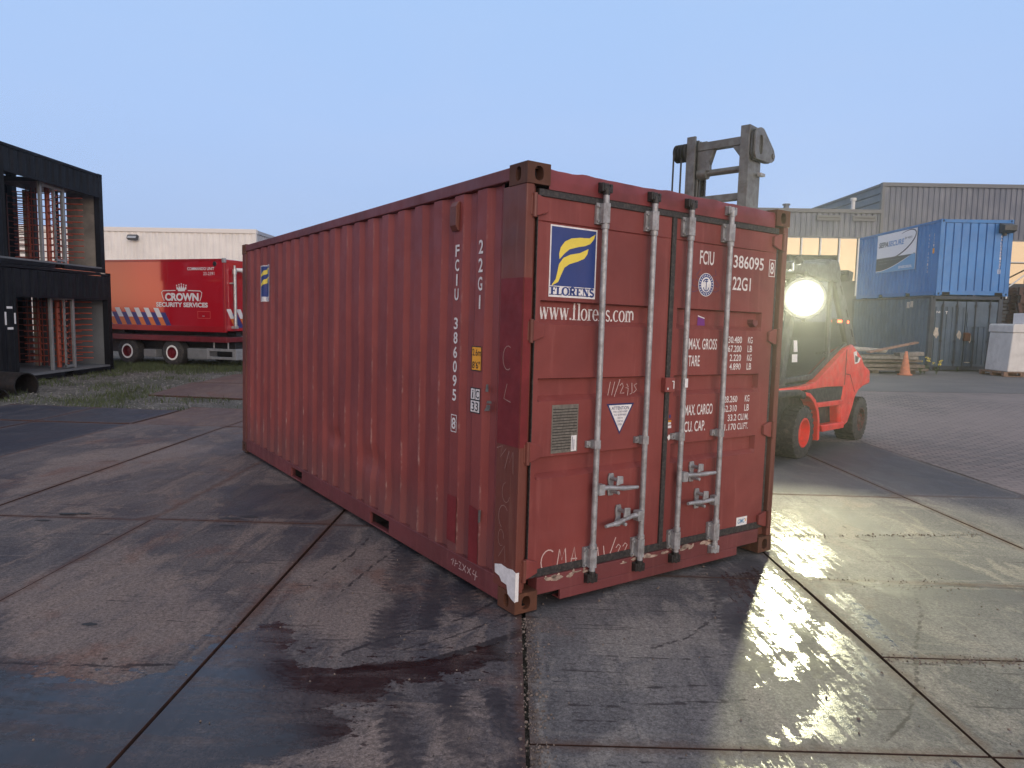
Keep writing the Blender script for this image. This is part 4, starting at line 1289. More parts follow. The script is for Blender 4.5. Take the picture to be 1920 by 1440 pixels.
sheet('brick_paving', frange(5.69, 45, .8), frange(-6, 17.0, .8), -.006, paving_material(), .008)
sheet('brick_strip', frange(.1, 5.67, .8), frange(11.23, 17.0, .8), -.006, bpy.data.materials['brick_paving'], .008)
sheet('asphalt', frange(-1.4, 60, 1.2), frange(17.03, 50, 1.5), -.004, asphalt_material(), .006)

# grass and pebbles along the left edge of the yard
m_grass = mat('grass', (.060, .075, .028), .8, var=.35, vscale=3)
m_pebble = mat('pale_pebbles', (.19, .18, .165), .9, var=.4, vscale=30)
b = MB(); random.seed(31)


def grass_w(x, y):
    d = mnoise.noise(Vector((x * .7, y * .7, 4))) + .5 * mnoise.noise(Vector((x * 2.3, y * 2.3, 8)))
    return d


def on_plate(x, y):
    return (-8.9 < x < .1 and y < 12.6) or (x > -5.9 and y < 13.1) or (-7.4 < x < -1.5 and 14.3 < y < 16.4) or (-7.3 < x < 0 and 16.4 < y < 18.6)


def blade(x, y, h):
    z = zg(x, y) - .03; a = random.uniform(0, 6.28); w = random.uniform(.004, .009); lx, ly = random.gauss(0, .35) * h, random.gauss(0, .35) * h
    p = [(x - w * math.cos(a), y - w * math.sin(a), z), (x + w * math.cos(a), y + w * math.sin(a), z)]
    q = [(x - w * .7 * math.cos(a) + lx * .4, y - w * .7 * math.sin(a) + ly * .4, z + h * .6), (x + w * .7 * math.cos(a) + lx * .4, y + w * .7 * math.sin(a) + ly * .4, z + h * .6)]
    i = [b.vert(v) for v in p + q]; tp = b.vert((x + lx, y + ly, z + h))
    b.face([i[0], i[1], i[3], i[2]]); b.face([i[2], i[3], tp])


n = 0
while n < 24000:
    y = random.uniform(12.6, 23); x = random.uniform(-12.5, -2.5)
    if on_plate(x, y) or x < -y * .78:
        continue
    p = grass_w(x, y) + (0.35 if y > 18.6 else 0) + (.5 if y > 19.5 else 0)
    if p < random.uniform(-.1, .5):
        continue
    blade(x, y, random.uniform(.04, .11) * (1.5 if y > 19.3 else 1)); n += 1
b.build('grass', m_grass, kind='stuff')
b = MB()
for k in range(2600):
    y = random.uniform(12.6, 20.5); x = random.uniform(-11.5, -2.5)
    if on_plate(x, y) or x < -y * .78 or grass_w(x, y) > .35:
        continue
    clod(b, x, y, random.uniform(.008, .024), zg(x, y) - .03)
b.build('gravel', m_pebble, kind='stuff')

m_fred = mat('forklift_red', (.66, .040, .028), .42, var=.12, vscale=4, coat=.05, spec=.35, dirt=(.25, .10, .075), dirt_amt=.35)
m_fgrey = mat('mast_grey', (.13, .135, .13), .45, metal=.3, var=.25, vscale=8, dirt=(.085, .065, .05), dirt_amt=.6)
m_fdark = mat('cab_dark_grey', (.035, .038, .040), .5, var=.2)
m_fblack = mat('chassis_black', (.016, .016, .017), .6, var=.3)
m_tyre = mat('tyre_rubber', (.028, .027, .027), .8, var=.3, vscale=10, dirt=(.11, .09, .075), dirt_amt=.6, bump=.4, bscale=25)


def wheel(name, par, c, ax, r, w, rim_r, m_t, m_r, lug=True, dish=.05, holes=0):
    """tyre with tread blocks and a dished rim; c is the centre of the outer face, ax points inwards"""
    c = Vector(c); ax = Vector(ax)
    b = MB()
    b.lathe([(rim_r, .0), (rim_r * 1.03, -.012), (r * .80, -.018), (r * .93, .0), (r * .985, .03), (r * .985, w - .03), (r * .93, w), (rim_r, w)], c, ax, 48)
    if lug:
        a0 = ax.orthogonal().normalized(); b0 = ax.cross(a0); n = 26
        for k in range(n):
            for s_ in (0, 1):
                a = 2 * math.pi * (k + .5 * s_) / n
                d = a0 * math.cos(a) + b0 * math.sin(a); tg = ax.cross(d)
                h0, h1 = (.0, w * .48) if s_ == 0 else (w * .52, w)
                q = []
                for rr in (r * .955, r * 1.006):
                    for hh, dt in ((h0, 0), (h1, .25)):
                        for e in (-1, 1):
                            q.append(b.vert(c + d * rr + ax * hh + tg * (r * (.065 * e + dt * (.12 if s_ == 0 else -.12)))))
                for f_ in ((0, 1, 3, 2), (4, 6, 7, 5), (0, 4, 5, 1), (2, 3, 7, 6), (0, 2, 6, 4), (1, 5, 7, 3)):
                    b.face([q[i] for i in f_])
    ty = b.build('tyre', m_t, par, smooth=35)
    b = MB()
    b.lathe([(rim_r, .01), (rim_r, -.012), (rim_r * .90, -.014), (rim_r * .86, .02), (rim_r * .80, dish), (rim_r * .36, dish + .005), (rim_r * .34, dish - .035), (rim_r * .16, dish - .045), (0.001, dish - .045)], c, ax, 32)
    a0 = ax.orthogonal().normalized(); b0 = ax.cross(a0)
    for k in range(8):
        a = 2 * math.pi * k / 8; p = c + (a0 * math.cos(a) + b0 * math.sin(a)) * rim_r * .55 + ax * (dish + .005)
        b.tube([p, p - ax * .022], .012, 6)
    b.build('rim', m_r, ty, smooth=35)
    return ty


# ---------------------------------------------------------------- blue containers (right, behind)
def plain_container(name, P, yaw, mats, label, L=6.058, corr_end=True, group=None, cat='container'):
    """mats: wall, frame, casting"""
    root = empty(name, P, label, cat, group, rz=yaw)
    wall, fr, cs = mats
    b = MB(); corr_wall(b, corr(.16, L - .16, .278, .22, .11, .05, .068, .028), .15, 2.50, lambda s, d, z: (.012 + d, s, z)); b.build('side_wall', wall, root)
    b = MB(); corr_wall(b, corr(.16, L - .16, .278, .22, .11, .05, .068, .028), .15, 2.50, lambda s, d, z: (CW - .012 - d, s, z)); b.build('side_wall', wall, root)
    b = MB(); corr_wall(b, corr(.16, CW - .16, .25, .2, .1, .04, .07, .045), .15, 2.50, lambda s, d, z: (s, L - .012 - d, z)); b.build('end_wall', wall, root)
    if corr_end:
        b = MB(); corr_wall(b, corr(.15, CW - .15, .275, .20, .215, .012, .036, .04), .17, 2.46, lambda s, d, z: (s, .018 + d, z)); b.build('end_wall', wall, root)
    b = MB(); corr_wall(b, corr(.15, L - .15, .21, .2, .09, .015, .09, .02), .05, CW - .05, lambda s, d, z: (z, s, CH - .012 - d)); b.build('roof', wall, root)
    for sx in (0, 1):
        x0 = 0 if sx == 0 else CW - .06
        b = MB(); b.box(x0, .17, CH - .09, x0 + .06, L - .17, CH - .01); b.build('top_rail', fr, root, bevel=.006)
        b = MB()
        for a0, a1 in ((.17, 1.712), (2.068, 3.767), (4.109, L - .17)):
            b.box(x0 + .004, a0, .02, x0 + .054, a1, .16)
        for a0, a1 in ((1.712, 2.068), (3.767, 4.109)):
            b.box(x0 + .004, a0, .135, x0 + .054, a1, .16); b.box(x0 + .16 if sx == 0 else x0 - .1, a0, .02, x0 + .17 if sx == 0 else x0 - .09, a1, .135, 1)
        b.build('bottom_rail', [fr, m_void], root)
        for yi in (0, 1):
            b = MB(); b.box(sx * CW, yi * L, .118, sx * CW + (1 - 2 * sx) * .15, yi * L + (1 - 2 * yi) * .15, CH - .118); b.build('corner_post', fr, root, bevel=.008)
    for yi in (0, L - .05):
        b = MB(); b.box(.162, yi + .004, CH - .12, CW - .162, yi + .046, CH - .01); b.build('end_header', fr, root, bevel=.006)
        b = MB(); b.box(.162, yi + .004, .03, CW - .162, yi + .046, .17)
        b.box(.20, yi - .001, .02, .46, yi + .004, .12, 1); b.box(CW - .46, yi - .001, .02, CW - .20, yi + .004, .12, 1)
        b.build('end_sill', [fr, m_void], root)
    castings(root, [cs, m_void], CW, L, CH)
    b = MB(); b.box(.06, .06, .12, CW - .06, L - .06, .15); b.build('floor', fr, root)
    return root


m_bluew = container_paint('blue_container_paint', (.035, .20, .50), (.028, .165, .43), (.06, .24, .52), .4, rust_amt=.05, rough=.42)
m_bluef = container_paint('blue_frame_paint', (.032, .185, .46), (.026, .15, .39), (.07, .17, .38), .5, rust_amt=.12, rough=.45)
m_oldw = container_paint('old_blue_paint', (.090, .130, .180), (.065, .095, .13), (.15, .185, .22), 1.5, rust=(.075, .032, .02), rust_amt=.75, rough=.65)
m_oldf = container_paint('old_frame_paint', (.050, .062, .085), (.04, .042, .05), (.10, .085, .075), 1.5, rust=(.07, .032, .02), rust_amt=.9, rough=.7)
m_bare = mat('bare_pale_patch', (.48, .42, .34), .8, var=.2, vscale=12)
YAWB = R(-1.5)
bl = plain_container('storage_container', (14.55, 24.6, 2.60), YAWB, (m_bluew, m_bluef, m_bluef), 'bright blue shipping container with a white advertising banner, stacked on an old one')
lo = plain_container('storage_container', (14.42, 24.62, .004), YAWB, (m_oldw, m_oldf, m_oldf), 'old rusty dull blue shipping container at the bottom of the stack behind the cone', corr_end=False)
# banner on the upper one
m_ban_w = mat('banner_white', (.84, .84, .85), .5); m_ban_k = mat('banner_dark', (.055, .065, .08), .5); m_ban_b = mat('banner_blue', (.12, .35, .62), .5); m_ban_t = mat('banner_text_blue', (.10, .26, .55), .5); m_ban_g = mat('banner_swoosh', (.07, .06, .09), .5)
f = Flat((-.010, 0, 0), (0, -1, 0), (0, 0, 1))
y0, y1, z0, z1 = 1.49, 4.42, 3.60 - 2.60, 5.085 - 2.60
f.b.prism([(y0, z0), (y1, z0), (y1, z1), (y0, z1)], -.009, .004, lambda u, v, w: (w, u, v))
H2 = z1 - z0; Wd = y1 - y0


def BP(u, v): return (-y1 + u * Wd, z0 + v * H2)


f.poly([BP(0, 0), BP(1, 0), BP(1, .38), BP(0, .38)], 2, .001)
cur = [BP(u / 20, .04 + .40 * max(0, (u / 20 - .1) / .9) ** 1.55) for u in range(21)]
for (a, c), (e, g) in zip(cur[:-1], cur[1:]):
    f.poly([(a, c), (e, g), (e, BP(0, .38)[1]), (a, BP(0, .38)[1])] if g < BP(0, .38)[1] else [(a, c), (e, BP(0, .38)[1]), (a, BP(0, .38)[1])], 1, .0025)
f.stroke(cur[:18], .02, 0, .004)
f.text('SEPA', *BP(.045, .66), *BP(.30, .80), 1, .003, bold=.03, shear=.2); f.text('SECURE', *BP(.30, .66), *BP(.71, .80), 3, .003, bold=.03, shear=.2)
f.text('BY WDTI', *BP(.73, .77), *BP(.89, .825), 1, .003, bold=.01)
el_ = [BP(.60 + .405 * math.cos(a) * .95 - .0 * math.sin(a), .66 + .40 * math.sin(a) * .62 + .21 * math.cos(a)) for a in [R(200 + 245 * k / 34) for k in range(35)]]
f.stroke(el_, [.012 + .05 * math.sin(math.pi * k / 34) for k in range(35)], 4, .0045)
f.text('mobile units for site security', *BP(.06, .29), *BP(.62, .325), 5, .005); f.text('and camera surveillance', *BP(.06, .22), *BP(.30, .25), 5, .005)
f.text('SEPASECURE.NL', *BP(.60, .055), *BP(.93, .12), 0, .005, bold=.02)
f.build('banner', [m_ban_w, m_ban_k, m_ban_b, m_ban_t, m_ban_g, mat('banner_grey_text', (.22, .23, .25), .5)], bl)
f = Flat((.0085, 0, 0), (0, -1, 0), (0, 0, 1))
for k in range(11):
    if k not in (4,):
        f.text('RALU 260143'[k] if 'RALU 260143'[k] != ' ' else '-', -.71, 2.06 - k * .125, -.655, 2.14 - k * .125, 0)
f.build('serial_number', m_paint_white, bl)
f = Flat((.0085, 0, 0), (0, -1, 0), (0, 0, 1))
for k, ch in enumerate('22G1'):
    f.text(ch, -.41, 2.06 - k * .12, -.355, 2.14 - k * .12, 0)
f.build('type_code', m_paint_white, bl)
f = Flat((.0085, 0, 0), (0, -1, 0), (0, 0, 1)); f.rect(-.43, 1.46, -.32, 1.64); f.build('height_label', m_orange_lbl, bl)
f = Flat((0, .014, 0), (1, 0, 0), (0, 0, 1))
for k, ch in enumerate('RALU2601437'):
    f.text(ch, 2.05, 1.98 - k * .105, 2.105, 2.06 - k * .105, 0, bold=.01)
f.text('0', 2.04, .80, 2.10, .88, 0); f.frame(2.02, .77, 2.12, .91, .012)
f.build('serial_number', m_paint_white, bl)
b = MB(); b.prism([(0, 2.16), (-.10, 2.13), (-.30, 2.20), (-.30, 2.38), (-.02, 2.47), (0, 2.47)], 1.95, 2.37, lambda u, v, w: (w, u, v)); b.box(2.10, -.06, 2.05, 2.20, .015, 2.16)
b.build('floodlight', m_fdark, bl, bevel=.015)
# doors of the lower container
for k, (x0, x1) in enumerate(((.12, 1.20), (1.235, 2.32))):
    b = MB()
    cp = corr(x0, x1, .19, x0 + .09, .07, .02, .08, .03)
    corr_wall(b, cp, .24, 2.02 if k else 2.2, lambda s, d, z: (s, .030 + d, z)); b.box(x0, .026, 2.02 if k else 2.2, x1, .05, 2.40); b.box(x0, .026, .16, x1, .05, .24)
    if k:
        b.box(x0 + .05, .022, .98 + .55, x1 - .06, .03, 2.30)
    dd_ = b.build('door', m_oldw, lo)
    for xx in (x0 + .30, x0 + .78):
        r_ = MB(); r_.tube([(xx, .0, .14), (xx, .0, 2.46)], .020, 8); r_.box(xx - .04, .0, 1.0, xx + .04, .028, 1.06); r_.box(xx - .04, .0, 2.2, xx + .04, .028, 2.3); r_.box(xx - .04, .0, .25, xx + .04, .028, .35)
        r_.build('locking_bar', m_oldf, dd_)
    f = Flat((0, .0245, 0), (1, 0, 0), (0, 0, 1)); random.seed(40 + k)
    for cx, cz, w, h in (((.25, 1.32, .10, .22), (1.04, 1.25, .10, .16)) if k == 0 else ((1.42, 1.15, .05, .18), (1.38, .30, .14, .02))):
        f.poly([(cx + w * math.cos(a) * random.uniform(.6, 1.1), cz + h * math.sin(a) * random.uniform(.6, 1.1)) for a in [q * .45 for q in range(14)]], 0)
    f.build('bare_patch', m_bare if k == 0 else m_bare, dd_)
f = Flat((0, .0240, 0), (1, 0, 0), (0, 0, 1)); f.text('7-0', .20, 1.99, .34, 2.06, bold=.02); f.text('T', .52, 1.96, .60, 2.06, bold=.02); f.build('chalk_number', m_white, lo)
f = Flat((.0085, 0, 0), (0, -1, 0), (0, 0, 1)); f.rect(-1.62, 2.17, -1.42, 2.40); f.rect(-1.38, 2.20, -1.18, 2.42); f.build('bare_patch', m_bare, lo)
b = MB(); b.prism([(0, 1.05), (-.10, 1.05), (-.12, 1.30), (0, 1.34)], 1.16, 1.36, lambda u, v, w: (w, u, v)); b.build('lock_box', m_rust, lo, bevel=.01)

# ---------------------------------------------------------------- black containers with turnstiles (left)
m_blk = container_paint('black_container_paint', (.010, .011, .014), (.006, .007, .009), (.024, .025, .029), .5, rust=(.05, .025, .018), rust_amt=.12, rough=.6, spec=.15)
m_blkf = container_paint('black_frame_paint', (.008, .008, .010), (.005, .005, .007), (.02, .02, .023), .5, rust=(.06, .03, .02), rust_amt=.15, rough=.6, spec=.15)
m_ply = mat('plywood_panel', (.21, .19, .165), .75, var=.25, vscale=1.6, dirt=(.10, .085, .075), dirt_amt=.6)
m_pangrey = mat('grey_panel', (.135, .145, .155), .6, var=.12, vscale=2)
m_cage = mat('turnstile_grey', (.23, .24, .25), .45, metal=.3, var=.12)
m_rotor = mat('turnstile_orange_red', (.36, .075, .040), .5, var=.15)
m_cagered = mat('turnstile_dark_red', (.15, .034, .026), .5, var=.12)


def turnstile_container(zb, ox, label, open_z0, open_z1, panel, ex0, ex1, group):
    """local x runs to the open long side (x = CW), y away from the camera; the far end is partly open"""
    L = 6.058
    root = empty('turnstile_container', (-11.15 - CW + ox, 13.2, zb), label, 'container', group)
    o0, o1 = 2.38, L - .17
    b = MB(); corr_wall(b, corr(.15, o0, .278, .2, .11, .05, .068, .028), .15, 2.50, lambda s, d, z: (CW - .012 - d, s, z)); b.build('side_wall', m_blk, root)
    b = MB(); corr_wall(b, corr(o0, o1, .278, .2, .11, .05, .068, .028), open_z1, 2.50, lambda s, d, z: (CW - .012 - d, s, z)); b.box(CW - .06, o0, open_z1 - .05, CW - .004, o1, open_z1); b.build('side_header', m_blk, root)
    b = MB(); corr_wall(b, corr(.15, 2.2, .278, .2, .11, .05, .068, .028), .15, 2.50, lambda s, d, z: (.012 + d, s, z)); corr_wall(b, corr(2.2, L - .15, .278, .2, .11, .05, .068, .028), .15, 2.50, lambda s, d, z: (.012 + d, s, z)); b.build('side_wall', m_blk, root)
    b = MB(); b.box(.15, .01, .15, CW - .15, .04, 2.5); b.build('end_wall', m_blk, root)
    # far end: a solid panel next to the open side, the rest open
    b = MB(); b.box(ex1, L - .07, .15, CW - .10, L - .03, 2.50); b.box(ex0, L - .07, 2.34, ex1, L - .03, 2.50)
    if ex0 > .2:
        b.box(.15, L - .07, .15, ex0, L - .03, 2.50)
    b.build('end_panel', panel, root)
    b = MB(); b.box(.05, .05, CH - .05, CW - .05, L - .05, CH - .012); b.build('roof', m_blkf, root)
    b = MB(); b.box(.05, .05, .11, CW - .002, L - .05, .15); b.build('floor', m_pangrey, root)
    for sx in (0, 1):
        x0 = 0 if sx == 0 else CW - .06
        b = MB(); b.box(x0, .17, CH - .075, x0 + .06, L - .17, CH - .008); b.build('top_rail', m_blkf, root, bevel=.006)
        b = MB()
        for a0, a1 in ((.17, 1.712), (2.068, 3.967), (4.309, L - .17)):
            b.box(x0 + .002, a0, .01, x0 + .058, a1, .11)
        b.build('bottom_rail', m_blkf, root)
        for yi in (0, 1):
            b = MB(); b.box(sx * CW, yi * L, .118, sx * CW + (1 - 2 * sx) * .15, yi * L + (1 - 2 * yi) * .17, CH - .118); b.build('corner_post', m_blkf, root, bevel=.008)
    castings(root, [m_blkf, m_void], CW, L, CH)
    return root


bu = turnstile_container(2.60, .15, 'upper black container of the stack, its open side showing red turnstile bars', .16, 2.03, m_ply, .16, 1.50, 'black turnstile containers')
bd = turnstile_container(.004, .28, 'lower black container of the stack, white bracket mark on its side wall', .16, 1.93, m_pangrey, .30, .62, 'black turnstile containers')
f = Flat((CW - .008, 0, 0), (0, 1, 0), (0, 0, 1))
for q in ((2.07, 1.62, 2.25, 1.67), (2.07, 1.17, 2.25, 1.22), (2.00, 1.27, 2.055, 1.55), (2.29, 1.29, 2.34, 1.53)):
    f.rect(*q)
f.build('bracket_mark', m_white, bd)
b = MB(); b.box(CW - .05, L_ := 5.62, 2.592 - .03, CW + .01, 5.80, 2.592 - .004); b.build('pale_shim', m_bare, bd)


def turnstile(x, y, z, h, label):
    t = empty('turnstile', (x, y, z), label, 'turnstile', 'full height turnstiles in the black containers')
    b = MB(); b.tube([(0, 0, 0), (0, 0, h)], .055, 14); b.build('rotor_pole', m_rotor, t, smooth=40)
    for a in (78, 198, 318):
        b = MB(); d = Vector((math.cos(R(a)), math.sin(R(a)), 0))
        for k in range(11):
            zz_ = .14 + k * (h - .28) / 10
            b.tube([d * .05 + Vector((0, 0, zz_)), d * .72 + Vector((0, 0, zz_)), d * .74 + Vector((0, 0, zz_))], .013, 8)
        b.bar(d * .40 + Vector((0, 0, .12)), d * .40 + Vector((0, 0, h - .12)), .02, .02)
        b.build('rotor_wing', m_rotor, t, smooth=40)
    b = MB()   # fixed comb barrier
    for k in range(11):
        zz_ = .20 + k * (h - .34) / 10
        b.tube([(-.15, .62, zz_), (.45, .70, zz_)], .015, 8)
    b.build('fixed_comb', m_rotor, t, smooth=40); b = MB(); b.bar((-.17, .62, .0), (-.17, .62, h), .07, .07); b.build('comb_post', m_fdark, t)
    for px_, py_, w in ((.40, -.88, .07), (.42, -.06, .07)):
        b = MB(); b.box(px_ - w / 2, py_ - w / 2, 0, px_ + w / 2, py_ + w / 2, h); b.build('cage_post', m_cage, t, bevel=.006)
    b = MB(); b.box(.42, -.44, .03, .46, -.40, h - .05); b.build('cage_post', m_cage, t)
    b = MB(); b.box(.40, -.84, h - .10, .45, -.10, h - .04); b.box(.40, -.44, .04, .45, -.10, .09); b.build('cage_beam', m_cage, t)
    for cy in (.42,):
        b = MB()
        for k in range(11):
            zz_ = .14 + k * (h - .28) / 10
            b.tube([(-1.02 + .28 * math.cos(R(q)), cy + .28 * math.sin(R(q)), zz_) for q in range(-60, 200, 26)], .014, 6)
        for q in (-60, 20, 100, 180):
            b.tube([(-1.02 + .28 * math.cos(R(q)), cy + .28 * math.sin(R(q)), .08), (-1.02 + .28 * math.cos(R(q)), cy + .28 * math.sin(R(q)), h - .08)], .015, 6)
        b.build('cage_grid', m_cagered, t, smooth=40)
    b = MB(); b.box(-.86, .36, 0, -.76, .46, h); b.build('cage_post', mat('beige_post', (.26, .23, .18), .6), t)
    b = MB(); b.box(-.80, .47, 0, -.66, .61, h); b.build('cage_post', m_fdark, t)
    b = MB()
    for q in range(3):
        b.box(-.30 + .10 * q, -.34 + .03 * q, .05, -.28 + .10 * q, -.32 + .03 * q, h - .05)
    b.build('cage_grid', m_cagered, t)
    b = MB(); b.box(-.75, -.9, h, .50, .75, h + .10); b.build('head_box', m_fdark, t)
    return t


turnstile(-11.62, 17.92, 2.755, 1.86, 'orange red turnstile rotor behind grey posts in the upper black container')
turnstile(-11.49, 17.92, .158, 1.80, 'orange red turnstile rotor behind grey posts in the lower black container')

# cut steel pipes on the ground in front of them
m_pipe = mat('dark_rusty_pipe', (.014, .012, .012), .6, metal=.2, var=.4, vscale=6, dirt=(.045, .028, .022), dirt_amt=.5)


def halfpipe(name, p, d, ln, r, a0, a1, label, roll=0.0):
    t = MB(); d = Vector(d).normalized(); side_ = d.cross(Vector((0, 0, 1))).normalized(); up = side_.cross(d)
    n = 28; rows = []
    for k in range(n + 1):
        a = R(a0 + (a1 - a0) * k / n); e = side_ * math.cos(a) + up * math.sin(a)
        cut = .25 * abs(math.cos(a)) * ln * .2
        rows.append([e * r, e * (r - .02), e * (r - .02) + d * (ln - cut), e * r + d * (ln - cut)])
    idx = [[t.vert(q) for q in row] for row in rows]
    for k in range(n):
        for j in range(4):
            t.face([idx[k][j], idx[k + 1][j], idx[k + 1][(j + 1) % 4], idx[k][(j + 1) % 4]])
    t.face(idx[0]); t.face(idx[-1][::-1])
    o = t.build(name, m_pipe, smooth=40); o.location = p
    return tag(o, label, 'pipe')


halfpipe('steel_pipe', (-9.62, 13.95, zg(-9.62, 13.95) + .14), (-1, .30, 0), 2.6, .26, -60, 235, 'larger cut piece of dark rusty pipe lying before the black containers')
halfpipe('pipe_offcut', (-9.55, 13.10, zg(-9.55, 13.1) - .06), (-1, .12, .02), 1.8, .24, 5, 170, 'flat curved pipe offcut on the ground in front of the larger pipe')

# ---------------------------------------------------------------- red command unit on its trailer
TS = Vector((-.944, .33, 0)).normalized(); TE = Vector((.33, .944, 0)).normalized()
# local x = TE (into depth), y = TS (leftwards along the side); the outward side normal is -x
TM = frame((-8.1, 20, 0), TE, TS, (0, 0, 1))
trl = empty('trailer', None, 'dark red flatbed trailer on two axles carrying the red command unit', 'trailer', mat=TM)
unit = empty('command_unit', None, 'glossy red box unit with white crown lettering and striped corner, riding on the trailer', 'mobile unit', mat=TM @ Matrix.Translation((0, 0, 1.07)))
m_ured = mat('unit_red', (.38, .008, .018), .10, coat=1.0, spec=.6)
m_uredf = mat('unit_red_edge', (.30, .010, .016), .25, coat=.6)
m_tred = mat('trailer_dark_red', (.13, .012, .016), .45, var=.2, vscale=4)
m_alu = mat('aluminium', (.42, .43, .44), .4, metal=.6, var=.12, vscale=9)
m_greybox = mat('grey_plastic_box', (.16, .165, .17), .5, var=.15, vscale=6)
m_ublue = mat('stripe_blue', (.035, .035, .17), .4); m_uor = mat('stripe_orange', (.60, .16, .04), .4); m_uwh = mat('stripe_white', (.66, .66, .68), .4)
UL, UWd, UH = 7.2, 2.45, 2.02
b = MB(); b.box(0, 0, .0, UWd, UL, UH); ub = b.build('body', m_ured, unit, bevel=.02)
for yy in (2.04,):
    b = MB(); b.box(-.003, yy - .004, .12, .01, yy + .004, UH - .05); b.build('panel_joint', m_uredf, unit)
b = MB(); b.box(-.012, -.012, -.03, .06, .06, UH + .02); b.build('corner_post', m_uredf, unit, bevel=.012)
b = MB(); b.box(-.014, .06, UH - .05, .03, UL, UH + .012); b.build('roof_trim', m_uredf, unit, bevel=.006)
b = MB(); b.box(-.016, .06, -.03, .03, UL, .13); b.build('base_rail', m_uredf, unit, bevel=.006)
b = MB(); b.box(-.02, -.02, UH - .10, .07, .07, UH + .03); b.build('corner_cap', m_alu, unit, bevel=.012)
b = MB(); b.lathe([(.001, -.012), (.06, -.01), (.07, .0)], (0, .33, UH - .13), (1, 0, 0), 16); b.build('side_lamp', m_black, unit, smooth=40)
f = Flat((-.006, 0, 0), (0, -1, 0), (0, 0, 1))
for k in range(9):
    u = -2.32 - k * .372 - .372
    zb_, zm, zt = .10, .36, .63
    sl = -.30
    def sx_(z): return u + sl * (z - zb_) / (zt - zb_) + .40
    w = .186
    f.poly([(sx_(zm), zm), (sx_(zm) + w, zm), (sx_(zt) + w, zt), (sx_(zt), zt)], 0)
    f.poly([(sx_(zb_), zb_), (sx_(zb_) + w, zb_), (sx_(zm) + w, zm), (sx_(zm), zm)], 1)
    ztb = zt - .13
    f.poly([(sx_(zb_) + w, zb_), (sx_(zb_) + 2 * w, zb_), (sx_(ztb) + 2 * w, ztb), (sx_(ztb) + w, ztb)], 2)
f.build('warning_stripe', [m_uwh, m_uor, m_ublue], ub)
f = Flat((-.006, 0, 0), (0, -1, 0), (0, 0, 1))
f.text('COMMANDO UNIT', -1.30, 1.715, -.345, 1.80, 0, bold=.02); f.text('23-2391', -.73, 1.575, -.345, 1.665, 0, bold=.0)
f.build('unit_name', m_uwh, ub)
f = Flat((-.006, 0, 0), (0, -1, 0), (0, 0, 1))
f.text('CROWN', -2.14, .84, -.92, 1.07, 0, bold=.045); f.text('SECURITY SERVICES', -2.48, .665, -.60, .80, 0, bold=.035)
f.stroke([(-2.17, .84), (-2.24, .98), (-2.26, 1.08), (-2.21, 1.13), (-1.75, 1.14)], .022); f.stroke([(-1.30, 1.14), (-.86, 1.13), (-.80, 1.08), (-.82, .98), (-.88, .84)], .022)
cx = -1.53
f.poly([(cx - .12, 1.12), (cx + .12, 1.12), (cx + .14, 1.17), (cx - .14, 1.17)])
for a, hgt in ((-.17, .10), (-.085, .12), (0, .14), (.085, .12), (.17, .10)):
    f.poly([(cx + a * .8 - .045, 1.17), (cx + a * .8 + .045, 1.17), (cx + a, 1.17 + hgt)]); f.poly([(cx + a + .022 * math.cos(q), 1.185 + hgt + .022 * math.sin(q)) for q in [k * .785 for k in range(8)]])
f.build('crown_emblem', m_uwh, ub)
f = Flat((-.008, 0, 0), (0, -1, 0), (0, 0, 1)); f.frame(-.97, .35, -.51, .56, .018); f.build('hatch_frame', mat('hatch_light_red', (.48, .06, .05), .4), ub)
b = MB(); b.box(-.012, .72, .41, -.006, .80, .43); b.build('hatch_handle', m_alu, ub)
# stripes and pole on the end
f = Flat((0, -.006, 0), (1, 0, 0), (0, 0, 1))
for k in range(6):
    u = .06 + k * .40; zb_, zm, zt = .10, .36, .63
    f.poly([(u + .14, zm), (u + .32, zm), (u + .16, zt), (u - .02, zt)], 0); f.poly([(u + .30, zb_), (u + .48, zb_), (u + .32, zm), (u + .14, zm)], 1); f.poly([(u + .48, zb_), (u + .68, zb_), (u + .42, zt - .13), (u + .22, zt - .13)], 2)
f.build('warning_stripe', [m_uwh, m_uor, m_ublue], ub)
b = MB(); b.tube([(.30, -.10, .13), (.30, -.10, 1.0), (.30, -.10, 1.62)], [.045, .045, .045], 14); b.tube([(.30, -.10, 1.62), (.30, -.10, 1.75)], .062, 14); b.tube([(.30, -.10, 1.75), (.30, -.10, 1.86)], .03, 10); b.box(.24, -.15, .08, .36, 0, .15); b.box(.20, -.12, 1.34, .34, 0, 1.38)
b.build('light_mast', m_alu, unit, smooth=40)
b = MB(); b.tube([(.34, -.12, 1.74), (.55, -.16, 1.74), (.72, -.16, 1.62)], [.05, .06, .075], 12); b.lathe([(.001, 0), (.09, .01), (.10, .12), (.06, .18), (.001, .18)], (.70, -.16, 1.66), (.2, 0, -1), 14); b.build('mast_head', m_uwh, unit, smooth=40)
